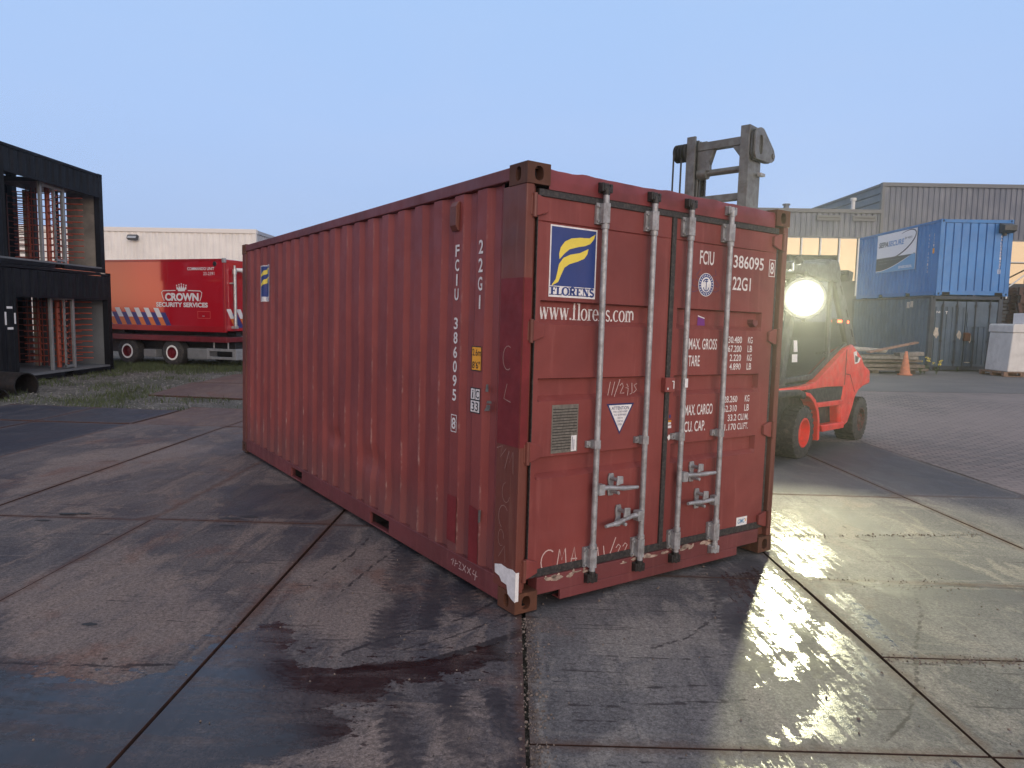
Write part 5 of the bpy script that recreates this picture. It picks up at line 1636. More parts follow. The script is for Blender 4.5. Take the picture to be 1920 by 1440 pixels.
# trailer
b = MB(); b.box(-.02, -.05, .75, .06, UL, .91); b.box(UWd - .06, -.05, .75, UWd + .02, UL, .91); b.box(.06, -.05, .76, UWd - .06, .05, .90); b.box(.06, .05, .80, UWd - .06, UL, .86)
b.build('bed_frame', m_tred, trl, bevel=.012)
b = MB(); b.box(.55, .10, .91, .75, UL - .3, 1.035); b.box(1.7, .10, .91, 1.9, UL - .3, 1.035); b.box(.15, .4, .93, 2.3, .6, 1.03); b.box(.15, 3.9, .93, 2.3, 4.1, 1.03); b.build('skid_rail', m_fblack, trl)
b = MB(); b.box(.5, .1, .34, 1.95, UL, .78); b.box(.3, 1.2, .36, 2.1, 4.4, .50); b.build('chassis', m_fblack, trl, bevel=.02)  # chassis widened and deepened as a black fill for the shade under the bed
m_hub = mat('dark_red_hub', (.13, .008, .014), .45, var=.2)
for yy in (2.02, 3.73):
    for xx, sg in ((.08, 1), (UWd - .08, -1)):
        ty = wheel('wheel', trl, (xx, yy, .40), (sg, 0, 0), .40, .30, .215, m_tyre, m_hub, lug=False, dish=.09)
        b = MB(); b.lathe([(.168, -.016), (.205, -.021), (.222, -.008)], (xx, yy, .40), (sg, 0, 0), 32); b.build('white_rim_ring', m_white, ty, smooth=40)
b = MB(); b.box(.05, .70, .245, .45, 1.435, .56); b.build('tool_box', m_greybox, trl, bevel=.02)
b = MB(); b.box(.07, 2.63, .25, .4, 3.10, .48); b.build('tool_box', m_greybox, trl, bevel=.02)
b = MB(); b.box(.02, -.30, .50, .06, .70, .575); b.box(.02, -.30, .27, .06, .70, .345); b.box(.02, .62, .345, .06, .70, .50); b.box(.02, -.30, .345, .06, -.20, .50); b.box(.02, -.32, .27, .5, -.28, .575)
b.box(.10, .0, .5, .13, .04, .78); b.box(.10, .5, .5, .13, .54, .78)
b.build('side_guard', m_alu, trl, bevel=.006)

# ---------------------------------------------------------------- buildings
m_cream = mat('cream_cladding', (.77, .735, .685), .55, var=.06, vscale=.6, dirt=(.60, .56, .52), dirt_amt=.3)
m_creamt = mat('cream_trim', (.74, .70, .65), .5)
m_creams = mat('grey_cladding_light', (.36, .37, .40), .5)
wh = empty('warehouse', (-16.2, 45, 0), 'cream ribbed metal warehouse behind the red command unit', 'building')
b = MB(); corr_wall(b, corr(.2, 34, .40, .1, .16, .05, .14, .05), 0, 6.45, lambda s, d, z: (-s, d, z)); b.build('front_wall', m_cream, wh)
b = MB(); b.box(-34, -.06, 6.45, .04, .3, 6.72); b.box(-.2, -.04, 0, .03, .2, 6.45); b.build('roof_edge', m_creamt, wh, bevel=.02)
b = MB(); corr_wall(b, corr(.2, 24, .40, .1, .16, .05, .14, .05), 0, 6.45, lambda s, d, z: (-d, s, z)); b.build('side_wall', m_creams, wh)
b = MB(); b.box(-.3, .3, 6.45, .05, 24, 6.66); b.build('roof_edge', m_creams, wh)
b = MB(); b.box(-33.9, .3, 6.40, -.3, 24, 6.5); b.build('roof', m_creams, wh)
b = MB(); b.prism([(-.14, 6.16), (-.34, 6.24), (-.50, 6.0), (-.30, 5.90)], -7.85, -7.25, lambda u, v, w: (w, u, v)); b.tube([(-7.55, .05, 6.0), (-7.55, -.25, 6.05)], .04, 8); b.prism([(-.345, 6.215), (-.495, 6.005), (-.50, 6.01), (-.35, 6.22)], -7.81, -7.29, lambda u, v, w: (w, u, v), 1)
b.build('floodlight', [m_fdark, m_alu], wh)

m_gclad = mat('grey_cladding', (.105, .118, .155), .5, var=.06, vscale=.4)
m_gclad2 = mat('blue_grey_cladding', (.10, .13, .165), .5, var=.06, vscale=.4)
m_gtrim = mat('dark_trim', (.10, .105, .115), .5)
m_gold = mat('reflective_window', (.19, .163, .122), .10, metal=1.0)
m_mull = mat('white_mullion', (.62, .62, .60), .5)
m_base = mat('dark_plinth', (.035, .037, .042), .7, var=.2, vscale=.7)
gw = empty('warehouse', (0, 50, 0), 'grey ribbed metal warehouse with a long row of windows behind the blue containers', 'building')
b = MB(); corr_wall(b, corr(25.5, 60, .38, .1, .15, .05, .13, .06), 7.45, 10.95, lambda s, d, z: (s, d, z)); b.build('upper_cladding', m_gclad, gw)
b = MB(); b.box(25.3, -.10, 10.95, 60, .25, 11.2); b.box(25.3, -.08, 7.42, 25.5, .2, 10.95); b.build('roof_edge', m_gtrim, gw)
b = MB(); corr_wall(b, corr(18.6, 25.3, .38, .1, .15, .05, .13, .06), 7.45, 9.12, lambda s, d, z: (s, d, z)); b.build('wing_cladding', m_gclad, gw)
b = MB(); b.box(-2, -.09, 9.10, 25.3, .25, 9.35); b.build('roof_edge', m_gtrim, gw)
b = MB(); corr_wall(b, corr(-2, 18.6, .38, .1, .15, .05, .13, .06), 0, 9.12, lambda s, d, z: (s, d, z)); b.build('wing_wall', m_gclad, gw)
b = MB(); b.box(-2, .25, 9.0, 25.3, 13, 9.15); b.build('wing_roof', m_gtrim, gw)
b = MB(); corr_wall(b, corr(9.0, 11.0, .55, .1, .40, .05, .05, .08), .2, 14, lambda s, d, z: (25.35 + d, z, s)); b.build('gable_wall', m_gclad2, gw)
b = MB(); b.box(25.25, .25, 11.0, 60, 14, 11.15); b.build('hall_roof', m_gtrim, gw)
b = MB(); b.box(-2, -.06, 7.38, 60, .04, 7.47); b.build('cladding_flashing', m_gtrim, gw)
for k, x in enumerate([18.7 + 1.32 * q for q in range(32)]):
    b = MB(); b.box(x, .10, 4.45, x + 1.24, .13, 7.38); wf = b.build('window', m_gold, gw)
    r_ = MB(); r_.box(x + 1.24, -.02, 3.4, x + 1.32, .16, 7.38); r_.build('mullion', m_mull, wf)
b = MB(); b.box(18.6, .05, 0, 60, .30, 4.45); b.build('plinth', m_base, gw)
for x0, x1 in ((20.9, 22.55), (23.4, 25.0)):
    b = MB(); b.box(x0, -.10, 8.55, x1, -.02, 8.92); b.box(x0 + .1, -.13, 8.72, x1 - .1, -.10, 8.80, 1); b.build('vent_hood', [m_gtrim, m_fdark], gw)
b = MB(); b.tube([(23.85, 1.0, 9.1), (23.85, 1.0, 10.1)], .13, 12); b.tube([(23.85, 1.0, 10.1), (23.85, 1.0, 10.28)], .2, 12); b.build('flue_pipe', m_mull, gw, smooth=40)
b = MB(); b.tube([(18.95, .5, 9.1), (18.95, .5, 9.62)], [.26, .17], 12); b.tube([(18.95, .5, 9.62), (18.95, .5, 9.72)], .26, 12); b.build('roof_vent', m_gclad, gw, smooth=40)
b = MB(); b.tube([(34.0, -.9, 4.2), (36.2, -.2, 5.6)], .05, 8); b.tube([(33.5, -.2, 5.9), (37, -.2, 5.9)], .04, 8); b.build('stair_rail', m_mull, gw)

dk = plain_container('dark_container', (13.75, 36, 2.35), R(0), (m_blk, m_blkf, m_blkf), 'black container half hidden behind the forklift cab, under the warehouse windows', L=4)
b = MB(); b.box(13.6, 36.1, -.02, 16.3, 40, 2.345); st = b.build('concrete_bunker', m_base, bevel=.03); tag(st, 'dark block base under the black container behind the forklift', 'block')

# ---------------------------------------------------------------- boards, cone, weeds, crate
m_board = [mat('weathered_board_%s' % n, c, .8, var=.3, vscale=7, dirt=(.07, .06, .05), dirt_amt=.6) for n, c in (('grey', (.20, .185, .165)), ('brown', (.155, .125, .10)), ('pale', (.36, .34, .31)), ('reddish', (.24, .135, .10)))]
GRP = 'weathered boards stacked before the old blue container'
random.seed(17)


def board(p0, p1, w, h, m, label, group=None):
    c = (Vector(p0) + Vector(p1)) / 2
    b = MB(); b.bar(Vector(p0) - c, Vector(p1) - c, w, h); o = b.build('wooden_board', m, bevel=.004); o.location = c
    tag(o, label, 'board', group)


lab_stack = 'weathered grey-brown board in the low stack between forklift and traffic cone'
for lay in range(4):
    z = .13 + lay * .135
    for r_ in range(4):
        y = 22.9 + r_ * .25 + random.uniform(-.04, .04); xo = random.uniform(-.25, .2)
        board((10.3 + xo, y + random.uniform(-.05, .05), z), (13.30 + xo - lay * .12 * (r_ < 2), y + random.uniform(-.05, .05), z + random.uniform(-.02, .02)), .23, .10 if lay % 2 else .075, m_board[random.choice((0, 0, 1))], lab_stack, GRP)
for k in range(3):
    board((10.2, 22.95 + .18 * k, .80 + .035 * k), (12.05 + .1 * k, 22.95 + .14 * k, .685 + .035 * k), .22, .05, m_board[(0, 2, 2)[k]], ('lowest', 'middle', 'topmost')[k] + ' of the pale thin boards lying across the top of the board stack', GRP)
board((11.40, 22.72, .685), (12.98, 22.80, 1.02), .22, .055, m_board[3], 'reddish board tilted up to the right on top of the board stack', GRP)
board((12.40, 22.85, .62), (13.20, 22.90, .66), .35, .12, m_board[0], 'short dark block of timber at the right end of the board stack', GRP)
b = MB(); random.seed(3)
b.box(10.2, 22.95, -.02, 10.4, 23.8, .085); b.box(11.7, 22.95, -.02, 11.9, 23.8, .085); b.box(12.9, 22.95, -.02, 13.1, 23.8, .085); o = b.build('timber_bearers', m_board[1]); tag(o, 'dark timber bearers on the ground underneath the board stack', 'bearers')
m_cone = mat('faded_orange_cone', (.50, .17, .085), .65, var=.2, vscale=8, dirt=(.25, .14, .10), dirt_amt=.5)
cone = empty('traffic_cone', (12.42, 22.35, 0), 'faded orange traffic cone standing in front of the board stack', 'traffic cone')
b = MB(); b.lathe([(.19, .02), (.185, .035), (.155, .05), (.035, .74), (.025, .755), (.001, .755)], (0, 0, 0), (0, 0, 1), 24); b.build('cone_body', m_cone, cone, smooth=40)
b = MB(); b.prism([(.22 * math.cos(R(a)), .22 * math.sin(R(a))) for a in range(22, 382, 45)], 0, .03, lambda u, v, w: (u, v, w)); b.build('cone_base', m_cone, cone, bevel=.006)
m_leaf = mat('weed_leaf', (.055, .085, .025), .7, var=.3, vscale=14); m_flower = mat('weed_flower', (.62, .50, .04), .6)


def weed(x, y, h, label, seed, fl=True):
    random.seed(seed)
    r_ = empty('flowering_weed', (x, y, 0), label, 'weed', 'weeds along the foot of the old blue container')
    b = MB(); lf = MB(); fw_ = MB()
    for k in range(7):
        a = random.uniform(0, 6.28); hh = h * random.uniform(.6, 1.0); lx, ly = .25 * hh * math.cos(a), .25 * hh * math.sin(a)
        b.tube([(0, 0, 0), (lx * .4, ly * .4, hh * .5), (lx, ly, hh)], [.007, .006, .003], 5)
        for q in range(9):
            t_ = random.uniform(.1, .9); a2 = random.uniform(0, 6.28); l = random.uniform(.04, .09)
            p = Vector((lx * t_, ly * t_, hh * t_)); d = Vector((math.cos(a2), math.sin(a2), random.uniform(-.2, .5))) * l; s_ = Vector((-math.sin(a2), math.cos(a2), 0)) * l * .28
            lf.poly([p, p + d * .5 + s_, p + d, p + d * .5 - s_])
        if fl and k < 5:
            for q in range(5):
                c = Vector((lx, ly, hh)) + Vector((random.uniform(-.04, .04), random.uniform(-.04, .04), random.uniform(-.03, .03)))
                fw_.poly([c + Vector((.014 * math.cos(v), .014 * math.sin(v) * .4, .014 * math.sin(v))) for v in [w * 1.05 for w in range(6)]])
    b.build('stem', m_leaf, r_); lf.build('foliage', m_leaf, r_)
    if fl:
        fw_.build('flower', m_flower, r_)


weed(13.35, 22.9, .55, 'tallest yellow flowered weed at the right end of the board stack', 1)
weed(13.68, 22.8, .45, 'small yellow flowered weed right of the board stack', 2)
weed(13.05, 22.6, .30, 'low green weed between the cone and the flowering weeds', 3, False)
weed(14.2, 24.2, .25, 'low green weed at the near corner of the old blue container', 4, False)
weed(15.3, 24.3, .18, 'tiny green weed under the doors of the old blue container', 5, False)

m_crate = mat('grey_plastic_crate', (.60, .59, .56), .6, var=.08, vscale=3, dirt=(.42, .40, .37), dirt_amt=.4)
m_wood = mat('pallet_wood', (.20, .125, .085), .8, var=.3, vscale=9)


def pallet(x, y, z, label, m=m_wood, group=None):
    p = empty('wooden_pallet', (x, y, z), label, 'pallet', group)
    for k in range(5):
        b = MB(); b.box(0, .0 + k * .275, .122, 1.2, .10 + k * .275, .144); b.build('deck_board', m, p)
    for yy in (0, .55, 1.1):
        b = MB(); b.box(0, yy, 0, 1.2, yy + .1, .022); b.build('skid', m, p)
    for xx in (0, .53, 1.06):
        for yy in (0, .55, 1.1):
            b = MB(); b.box(xx, yy, .022, xx + .14, yy + .1, .1); b.build('block', m, p)
        b = MB(); b.box(xx, 0, .1, xx + .14, 1.2, .122); b.build('stringer', m, p)
    return p


pallet(15.55, 22.35, .0, 'brown wooden pallet under the grey plastic tank at the right edge')
cr_ = empty('plastic_tank', (15.70, 22.42, .146), 'light grey plastic tank with a lid standing on a pallet at the right edge', 'tank')
b = MB(); b.prism([(0, 0), (1.05, 0), (1.12, 1.25), (.08, 1.25)], 0, 1.1, lambda u, v, w: (u, w, v)); b.build('body', m_crate, cr_, bevel=.03)
b = MB(); b.prism([(.05, 1.25), (1.16, 1.25), (1.16, 1.46), (1.12, 1.52), (.10, 1.52), (.06, 1.47)], -.03, 1.13, lambda u, v, w: (u, w, v)); b.build('lid', m_crate, cr_, bevel=.02)
f = Flat((0, -.003, 0), (1, 0, 0), (0, 0, 1)); f.rect(.62, .72, 1.0, 1.08, 0); f.rect(.65, 1.0, .97, 1.05, 1, .001); f.rect(.65, .90, .97, .93, 1, .001); f.rect(.65, .84, .9, .86, 1, .001); f.build('paper_label', [m_white, mat('label_violet', (.12, .11, .32), .5)], cr_)
for xx in (.55, .75):
    b = MB(); b.tube([(xx, -.045, 1.36), (xx + .0, -.05, 1.15)] if xx < .6 else [(xx, -.045, 1.36), (xx + .16, -.05, 1.5)], .02, 6); b.build('strap_handle', m_fdark, cr_)
pb = empty('taped_box', (16.15, 22.5, 1.67), 'white box crossed with red tape on top of the grey tank', 'box')
b = MB(); b.box(0, 0, 0, .6, .5, .34); b.build('box_body', m_white, pb, bevel=.01)
m_rtape = mat('red_tape', (.55, .05, .04), .5)
f = Flat((0, -.003, 0), (1, 0, 0), (0, 0, 1))
for xx in (.10, .30, .48):
    f.rect(xx, 0, xx + .045, .34)
f.rect(0, .15, .6, .185, 0, .001); f.rect(0, .30, .6, .325, 0, .001); f.build('tape', m_rtape, pb)
b = MB(); b.box(-.02, -.02, -.09, .70, .60, -.0); b.build('box_base', m_crate, pb, bevel=.008)
GP = 'brown pallets in the tall stack behind the tank'
m_pold = mat('old_pallet_wood', (.095, .055, .045), .85, var=.35, vscale=9)
for k in range(21):
    b = MB(); p_ = None
    random.seed(60 + k); xo = random.uniform(-.05, .05); z = k * .146
    b.box(0, 0, .11, 1.2, .12, .144); b.box(0, .26, .122, 1.2, .38, .144); b.box(0, .53, .122, 1.2, .65, .144); b.box(0, .82, .122, 1.2, .94, .144); b.box(0, 1.08, .122, 1.2, 1.2, .144)
    for xx in (0, .53, 1.06):
        for yy in (0, .55, 1.1):
            b.box(xx, yy, .022, xx + .14, yy + .1, .11)
    b.box(0, 0, 0, 1.2, .1, .022); b.box(0, .55, 0, 1.2, .65, .022); b.box(0, 1.1, 0, 1.2, 1.2, .022)
    o = b.build('wooden_pallet', m_pold); o.location = (19.35 + xo, 27.3 + random.uniform(-.04, .04), z)
    tag(o, 'dark brown wooden pallet in the tall stack behind the plastic tank', 'pallet', GP)

# ---------------------------------------------------------------- forklift
FO = Vector((3.848, 9.458, -0.208 + .012)); FX = Vector((-.729, .684, 0)).normalized(); FY = Vector((-.684, -.729, .0202)).normalized()
FZ = FX.cross(FY).normalized(); FY = FZ.cross(FX)
fork = empty('forklift', None, 'red and grey forklift truck with a glazed cab and raised mast beside the red container', 'forklift', mat=frame(FO, FX, FY, FZ))
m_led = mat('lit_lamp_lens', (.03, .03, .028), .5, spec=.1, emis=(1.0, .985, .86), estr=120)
m_tail = mat('lit_tail_lens', (.8, .1, .05), .3, emis=(1.0, .16, .05), estr=3.5)
m_clear = bpy.data.materials.new('cab_glass'); m_clear.use_nodes = True
t = m_clear.node_tree; t.nodes.clear()
tr = nd(t, 'ShaderNodeBsdfTransparent', {'Color': (.40, .42, .40)}); gl = nd(t, 'ShaderNodeBsdfGlossy', {'Color': (1, 1, 1), 'Roughness': .03}); fn = nd(t, 'ShaderNodeFresnel', {'IOR': 1.5})
mx = nd(t, 'ShaderNodeMixShader', {0: fn.outputs[0], 1: tr.outputs[0], 2: gl.outputs[0]}); nd(t, 'ShaderNodeOutputMaterial', {0: mx.outputs[0]})


def side(u, v, w): return (w, u, v)       # forklift profile: u forward, v up, w across


def fk(name, pts, w0, w1, m, bevel=.0, par=None, **k):
    b = MB(); b.prism(pts, w0, w1, side); return b.build(name, m, par or fork, bevel=bevel, **k)


m_rimd = mat('dirty_steel_rim', (.06, .045, .04), .6, metal=.4, var=.4, vscale=20, dirt=(.35, .06, .045), dirt_amt=.7)
for w_, s_ in ((0.0, 1), (1.45, -1)):
    wheel('wheel', fork, (w_, -.25, .335), (s_, 0, 0), .375, .36, .205, m_tyre, m_fred, dish=.10)
    wheel('wheel', fork, (w_ + s_ * .06, -2.83, .325), (s_, 0, 0), .365, .30, .195, m_tyre, m_rimd)
# counterweight and body sides
CWT = [(-1.90, 1.0), (-1.89, 1.48), (-2.236, 1.548), (-2.50, 1.44), (-2.69, 1.357), (-2.838, 1.228), (-3.157, 1.13), (-3.195, .894), (-2.86, .86), (-2.62, .79), (-2.481, .69), (-2.40, .54), (-2.206, .303), (-1.87, .221), (-1.78, .60), (-1.90, .92)]
b = MB(); b.prism(CWT, .05, 1.40, side)
body = b.build('counterweight', m_fred, fork, bevel=.045, seg=3, smooth=40)
b = MB(); b.prism([(-2.24, 1.43), (-2.36, 1.445), (-2.40, 1.36), (-2.58, 1.33), (-2.50, 1.26), (-2.33, 1.24)], .040, .052, side); b.prism([(-2.30, 1.38), (-2.47, 1.345), (-2.42, 1.27), (-2.33, 1.27)], .036, .041, side, 1)
b.build('torn_sticker', [m_white, m_fdark], body)
for w0, w1 in ((.04, .16), (1.29, 1.41)):
    fk('body_panel', [(.58, .905), (.58, .955), (-.33, .976), (-.70, 1.01), (-1.89, 1.478), (-1.90, .905), (-1.2, .925)], w0, w1, m_fred, .015)
    fk('grille', [(-.36, .925), (-1.9, .90), (-1.86, .70), (-.80, .70)], w0 + .02, w1 - .02, m_fblack, .008)
    fk('step', [(-.73, .715), (-1.85, .70), (-1.84, .625), (-.80, .645)], w0 - .02, w1 - .02, m_fred, .012)
    fk('step', [(-.97, .375), (-1.95, .35), (-1.95, .255), (-1.05, .27)], w0 - .02, w1, m_fred, .015)
    fk('fender', [(.80, .93), (.745, .96), (-.02, .94), (-.20, .90), (-.24, .85), (-.19, .80), (-.02, .86), (.72, .86), (.78, .72), (.84, .74)], w0 - .06, w1 + .22 if w0 < .5 else w1 + .06, m_fblack, .02)
    fk('fender_lip', [(-.19, .905), (-.45, .87), (-.66, .77), (-.80, .62), (-.87, .45), (-.90, .18), (-.83, .165), (-.80, .45), (-.73, .60), (-.60, .73), (-.42, .82), (-.19, .86)], w0 - .03, w1 + .02, m_fred, .008)
b = MB(); b.box(.2, -2.2, .26, 1.25, .80, .92); b.box(.30, .3, .18, 1.15, 1.0, .6); b.box(.35, -3.1, .22, 1.10, -2.0, .8)
b.build('chassis', m_fblack, fork, bevel=.02)
b = MB(); b.box(.12, -2.1, .93, 1.33, .42, 1.0); b.build('cab_floor', m_fblack, fork, bevel=.01)
b = MB(); b.prism([(-1.935, .93), (-1.925, .93), (-1.925, 1.475), (-1.935, 1.475)], .046, .052, side); b.prism([(-2.42, .80), (-2.41, .80), (-2.16, 1.08), (-1.95, 1.10), (-1.95, 1.09), (-2.15, 1.07)], .046, .052, side); b.build('panel_gap', m_void, body)
b = MB(); b.box(.10, -1.20, 1.40, .12, -1.06, 1.43); b.build('cab_door_handle', m_fblack, fork, bevel=.004)
# cab frame: pillars each side, roof and cross members
b = MB()
for w0, w1 in ((.12, .20), (1.25, 1.33)):
    b.prism([(.34, 1.0), (.20, 1.02), (-.14, 2.50), (.02, 2.50)], w0, w1, side)
    b.prism([(-1.27, 2.64), (-1.53, 2.64), (-2.56, 1.54), (-2.20, 1.48), (-1.46, 2.40)], w0 - .01, w1 + .01, side)
    b.prism([(.20, 1.02), (.20, 1.09), (-.77, 1.115), (-1.40, 1.36), (-2.2, 1.60), (-2.2, 1.46), (-1.43, 1.275), (-.80, 1.04)], w0 + .005, w1 - .005, side)
    b.prism([(-1.34, 1.33), (-1.45, 1.33), (-1.37, 2.50), (-1.27, 2.50)], w0 + .008, w1 - .008, side)
b.box(.12, -.02, 2.42, 1.33, .06, 2.50); b.box(.12, .18, .98, 1.33, .34, 1.08)
cabf = b.build('cab_frame', m_fdark, fork, bevel=.012)
b = MB()
b.prism([(.36, 2.50), (.34, 2.62), (.12, 2.645), (-.90, 2.70), (-1.10, 2.78), (-1.42, 2.79), (-1.58, 2.60), (-1.50, 2.48), (-.9, 2.46)], .08, 1.37, side)
b.build('cab_roof', m_fdark, fork, bevel=.035, seg=3)
b = MB()
for u, v in ((-1.68, 2.36), (-2.0, 2.02), (-2.28, 1.72)):
    b.prism([(u + .07, v + .07), (u + .02, v + .06), (u - .08, v - .06), (u - .03, v - .05)], .106, .112, side)
b.build('pillar_slot', m_void, cabf)
for w_ in (.155, 1.295):
    fk('side_window', [(.13, 1.09), (-.77, 1.115), (-1.35, 1.34), (-1.29, 2.47), (-.10, 2.47)], w_ - .004, w_ + .004, m_clear)
    fk('rear_quarter_window', [(-1.45, 1.40), (-2.2, 1.60), (-1.95, 2.0), (-1.40, 2.45)], w_ - .004, w_ + .004, m_clear)
fk('windscreen', [(.27, 1.06), (.262, 1.06), (-.062, 2.45), (-.054, 2.45)], .20, 1.25, m_clear)
fk('rear_window', [(-2.3, 1.6), (-2.31, 1.6), (-1.50, 2.45), (-1.49, 2.45)], .20, 1.25, m_clear)
b = MB(); b.box(.45, -1.55, 1.0, .95, -1.02, 1.22); b.prism([(-1.42, 1.2), (-1.60, 1.2), (-1.72, 1.85), (-1.58, 1.87)], .45, .95, side)
b.build('driver_seat', m_fblack, fork, bevel=.04)
b = MB(); b.prism([(.15, 1.0), (-.15, 1.0), (-.05, 1.35), (.12, 1.38)], .35, 1.15, side); b.build('dashboard', m_fblack, fork, bevel=.03)
b = MB()
b.tube([(.72, -.12, 1.3), (.72, -.42, 1.48)], .022, 8)
c0 = Vector((.72, -.42, 1.49)); ax = Vector((0, -.5, .86)).normalized(); a0 = ax.orthogonal().normalized(); b0 = ax.cross(a0)
b.tube([c0 + (a0 * math.cos(k * math.pi / 8) + b0 * math.sin(k * math.pi / 8)) * .17 for k in range(17)], .014, 8)
b.build('steering_wheel', m_fblack, fork, smooth=40)
for pts in ([(-.08, 1.60), (-.20, 1.60), (-.24, 1.44), (-.11, 1.44)], [(-.06, 1.41), (-.24, 1.41), (-.25, 1.30), (-.07, 1.30)]):
    fk('paper_notice', pts, .147, .150, m_white)
bag = MB(); random.seed(8)
for k in range(3):
    cx, cy, cz = .62 + .15 * (k % 2), -.62 - .22 * k, 1.13 + .05 * (k == 1)
    n = 9
    rows = [[bag.vert((cx + .17 * math.sin(math.pi * (j + .2) / 6.4) * math.cos(6.283 * i / n) * random.uniform(.75, 1.2), cy + .19 * math.sin(math.pi * (j + .2) / 6.4) * math.sin(6.283 * i / n) * random.uniform(.75, 1.2), cz - .12 * math.cos(math.pi * (j + .2) / 6.4) * random.uniform(.8, 1.15))) for i in range(n)] for j in range(7)]
    for j in range(6):
        for i in range(n):
            bag.face([rows[j][i], rows[j][(i + 1) % n], rows[j + 1][(i + 1) % n], rows[j + 1][i]])
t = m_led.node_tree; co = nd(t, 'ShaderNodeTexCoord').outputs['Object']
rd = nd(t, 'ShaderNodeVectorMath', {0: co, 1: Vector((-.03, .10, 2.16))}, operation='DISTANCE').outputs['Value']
fo = sstep(t, rd, .02, .27, 1.0, 0.0)  # oversized lens, its emission fading to the rim to imitate soft glare
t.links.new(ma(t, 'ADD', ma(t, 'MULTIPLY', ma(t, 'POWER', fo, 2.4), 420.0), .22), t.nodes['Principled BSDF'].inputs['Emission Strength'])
bo = bag.build('plastic_bag', mat('white_plastic_film', (.62, .60, .58), .35, var=.1), smooth=180); bo.matrix_world = frame(FO, FX, FY, FZ)
tag(bo, 'crumpled white plastic bag lying inside the forklift cab', 'bag')
b = MB(); b.tube([(.30, -.25 - .06 * k, 1.17 + .05 * math.sin(k * .35) + .02 * math.sin(k * 1.7)) for k in range(17)], .010, 6)
co_ = b.build('cable', mat('orange_cable', (.62, .17, .03), .5), smooth=60); co_.matrix_world = frame(FO, FX, FY, FZ)
tag(co_, 'orange cable lying inside the forklift cab by the window', 'cable')
# beacons and tail lamps
for u in (-1.64, -1.70, -1.76):
    b = MB(); b.lathe([(.001, -.01), (.020, -.006), (.022, .01), (.001, .01)], (.105, u, 1.90), (1, 0, 0), 12); b.build('tail_light', m_tail, fork, smooth=40)
b = MB(); b.box(.09, -2.06, 1.875, .105, -2.02, 1.915); b.build('tail_light', m_tail, fork, bevel=.004)
fk('tail_lamp_housing', [(-1.60, 1.87), (-1.60, 1.94), (-1.80, 1.94), (-1.80, 1.86)], .112, .145, m_fblack, .006)
b = MB(); b.box(.10, -1.62, 2.60, .22, -1.95, 2.63); b.prism([(-1.78, 2.50), (-2.0, 2.52), (-2.03, 2.66), (-1.80, 2.68)], .06, .22, side)
b.build('rear_work_lamp', m_fblack, fork, bevel=.015)
b = MB(); b.tube([(.06, .30, 2.52), (.02, .42, 2.60), (-.06, .44, 2.62)], .012, 8); b.lathe([(.001, 0), (.05, .004), (.06, .02), (.04, .05), (.001, .055)], (-.06, .46, 2.62), (0, -1, 0), 14)
b.build('mirror', m_fdark, fork, smooth=40)
# the lit work lamp in front of the cab
LU, LZ, LW = .10, 2.16, -.03
ld = (Vector((-.2, 0, 0)) - Vector((3.8, 9.4, .6))).normalized()
MI = frame(FO, FX, FY, FZ).inverted()
lax = (MI.to_3x3() @ ld).normalized()
lp = Vector((LW, LU, LZ))
hx = lax.cross(Vector((0, 0, 1))).normalized(); hy = hx.cross(lax)
b = MB(); b.bar(lp - lax * .15 - hx * .32, lp - lax * .15 + hx * .32, .03, .05); b.bar(lp - lax * .15 - hy * .32, lp - lax * .15 + hy * .34, .05, .03)
b.tube([lp - lax * .15, lp - lax * .15 + Vector((.10, -.06, .14)), Vector((.15, -.08, 2.46))], .02, 8); lbr = b.build('lamp_bracket', m_fblack, fork)
b = MB(); b.lathe([(.001, -.16), (.16, -.15), (.25, -.06), (.280, .0), (.275, .010), (.267, .0)], lp, lax, 36)
lh = b.build('work_lamp', m_fblack, fork, smooth=40)
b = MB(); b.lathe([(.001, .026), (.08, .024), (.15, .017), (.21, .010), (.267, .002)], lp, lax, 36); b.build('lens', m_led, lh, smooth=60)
# mast
b = MB()
def channel(w0, w1, open_w):
    """upright: an I/C section seen open towards the middle of the mast"""
    u0, u1, zt = .93, 1.27, 4.19
    t_ = .03
    if open_w > 0:
        b.box(w0, u0, .12, w0 + t_, u1, zt); b.box(w0 + t_, u0, .12, w1, u0 + .035, zt); b.box(w0 + t_, u1 - .035, .12, w1, u1, zt)
        b.box(w0 + .045, u0 + .06, .12, w0 + .075, u1 - .06, zt - .35); b.box(w0 + .03, u0 + .14, .12, w1 - .01, u0 + .17, zt - .04)
    else:
        b.box(w1 - t_, u0, .12, w1, u1, zt - .03); b.box(w0, u0, .12, w1 - t_, u0 + .035, zt - .03); b.box(w0, u1 - .035, .12, w1 - t_, u1, zt - .03)
        b.box(w0 + .01, u0 + .13, .12, w1 - .03, u0 + .17, zt - .06); b.box(w0 + .005, u0 + .21, .12, w1 - .03, u0 + .235, zt - .06)
channel(.30, .42, 1)
b.build('mast_upright', m_fgrey, fork, bevel=.004)
b = MB(); channel(1.03, 1.15, -1); b.build('mast_upright', m_fgrey, fork, bevel=.004)
b = MB()
b.bar((.42, 1.16, 4.03), (1.03, 1.16, 4.03), .10, .10); b.prism([(.42, 3.98), (.56, 3.98), (.42, 3.80)], 1.12, 1.2, lambda u, v, w: (u, w, v)); b.prism([(1.03, 3.98), (.80, 3.98), (.86, 3.80), (.86, 3.72), (1.03, 3.72)], 1.12, 1.2, lambda u, v, w: (u, w, v))
b.build('cross_bar', m_fgrey, fork, bevel=.006)
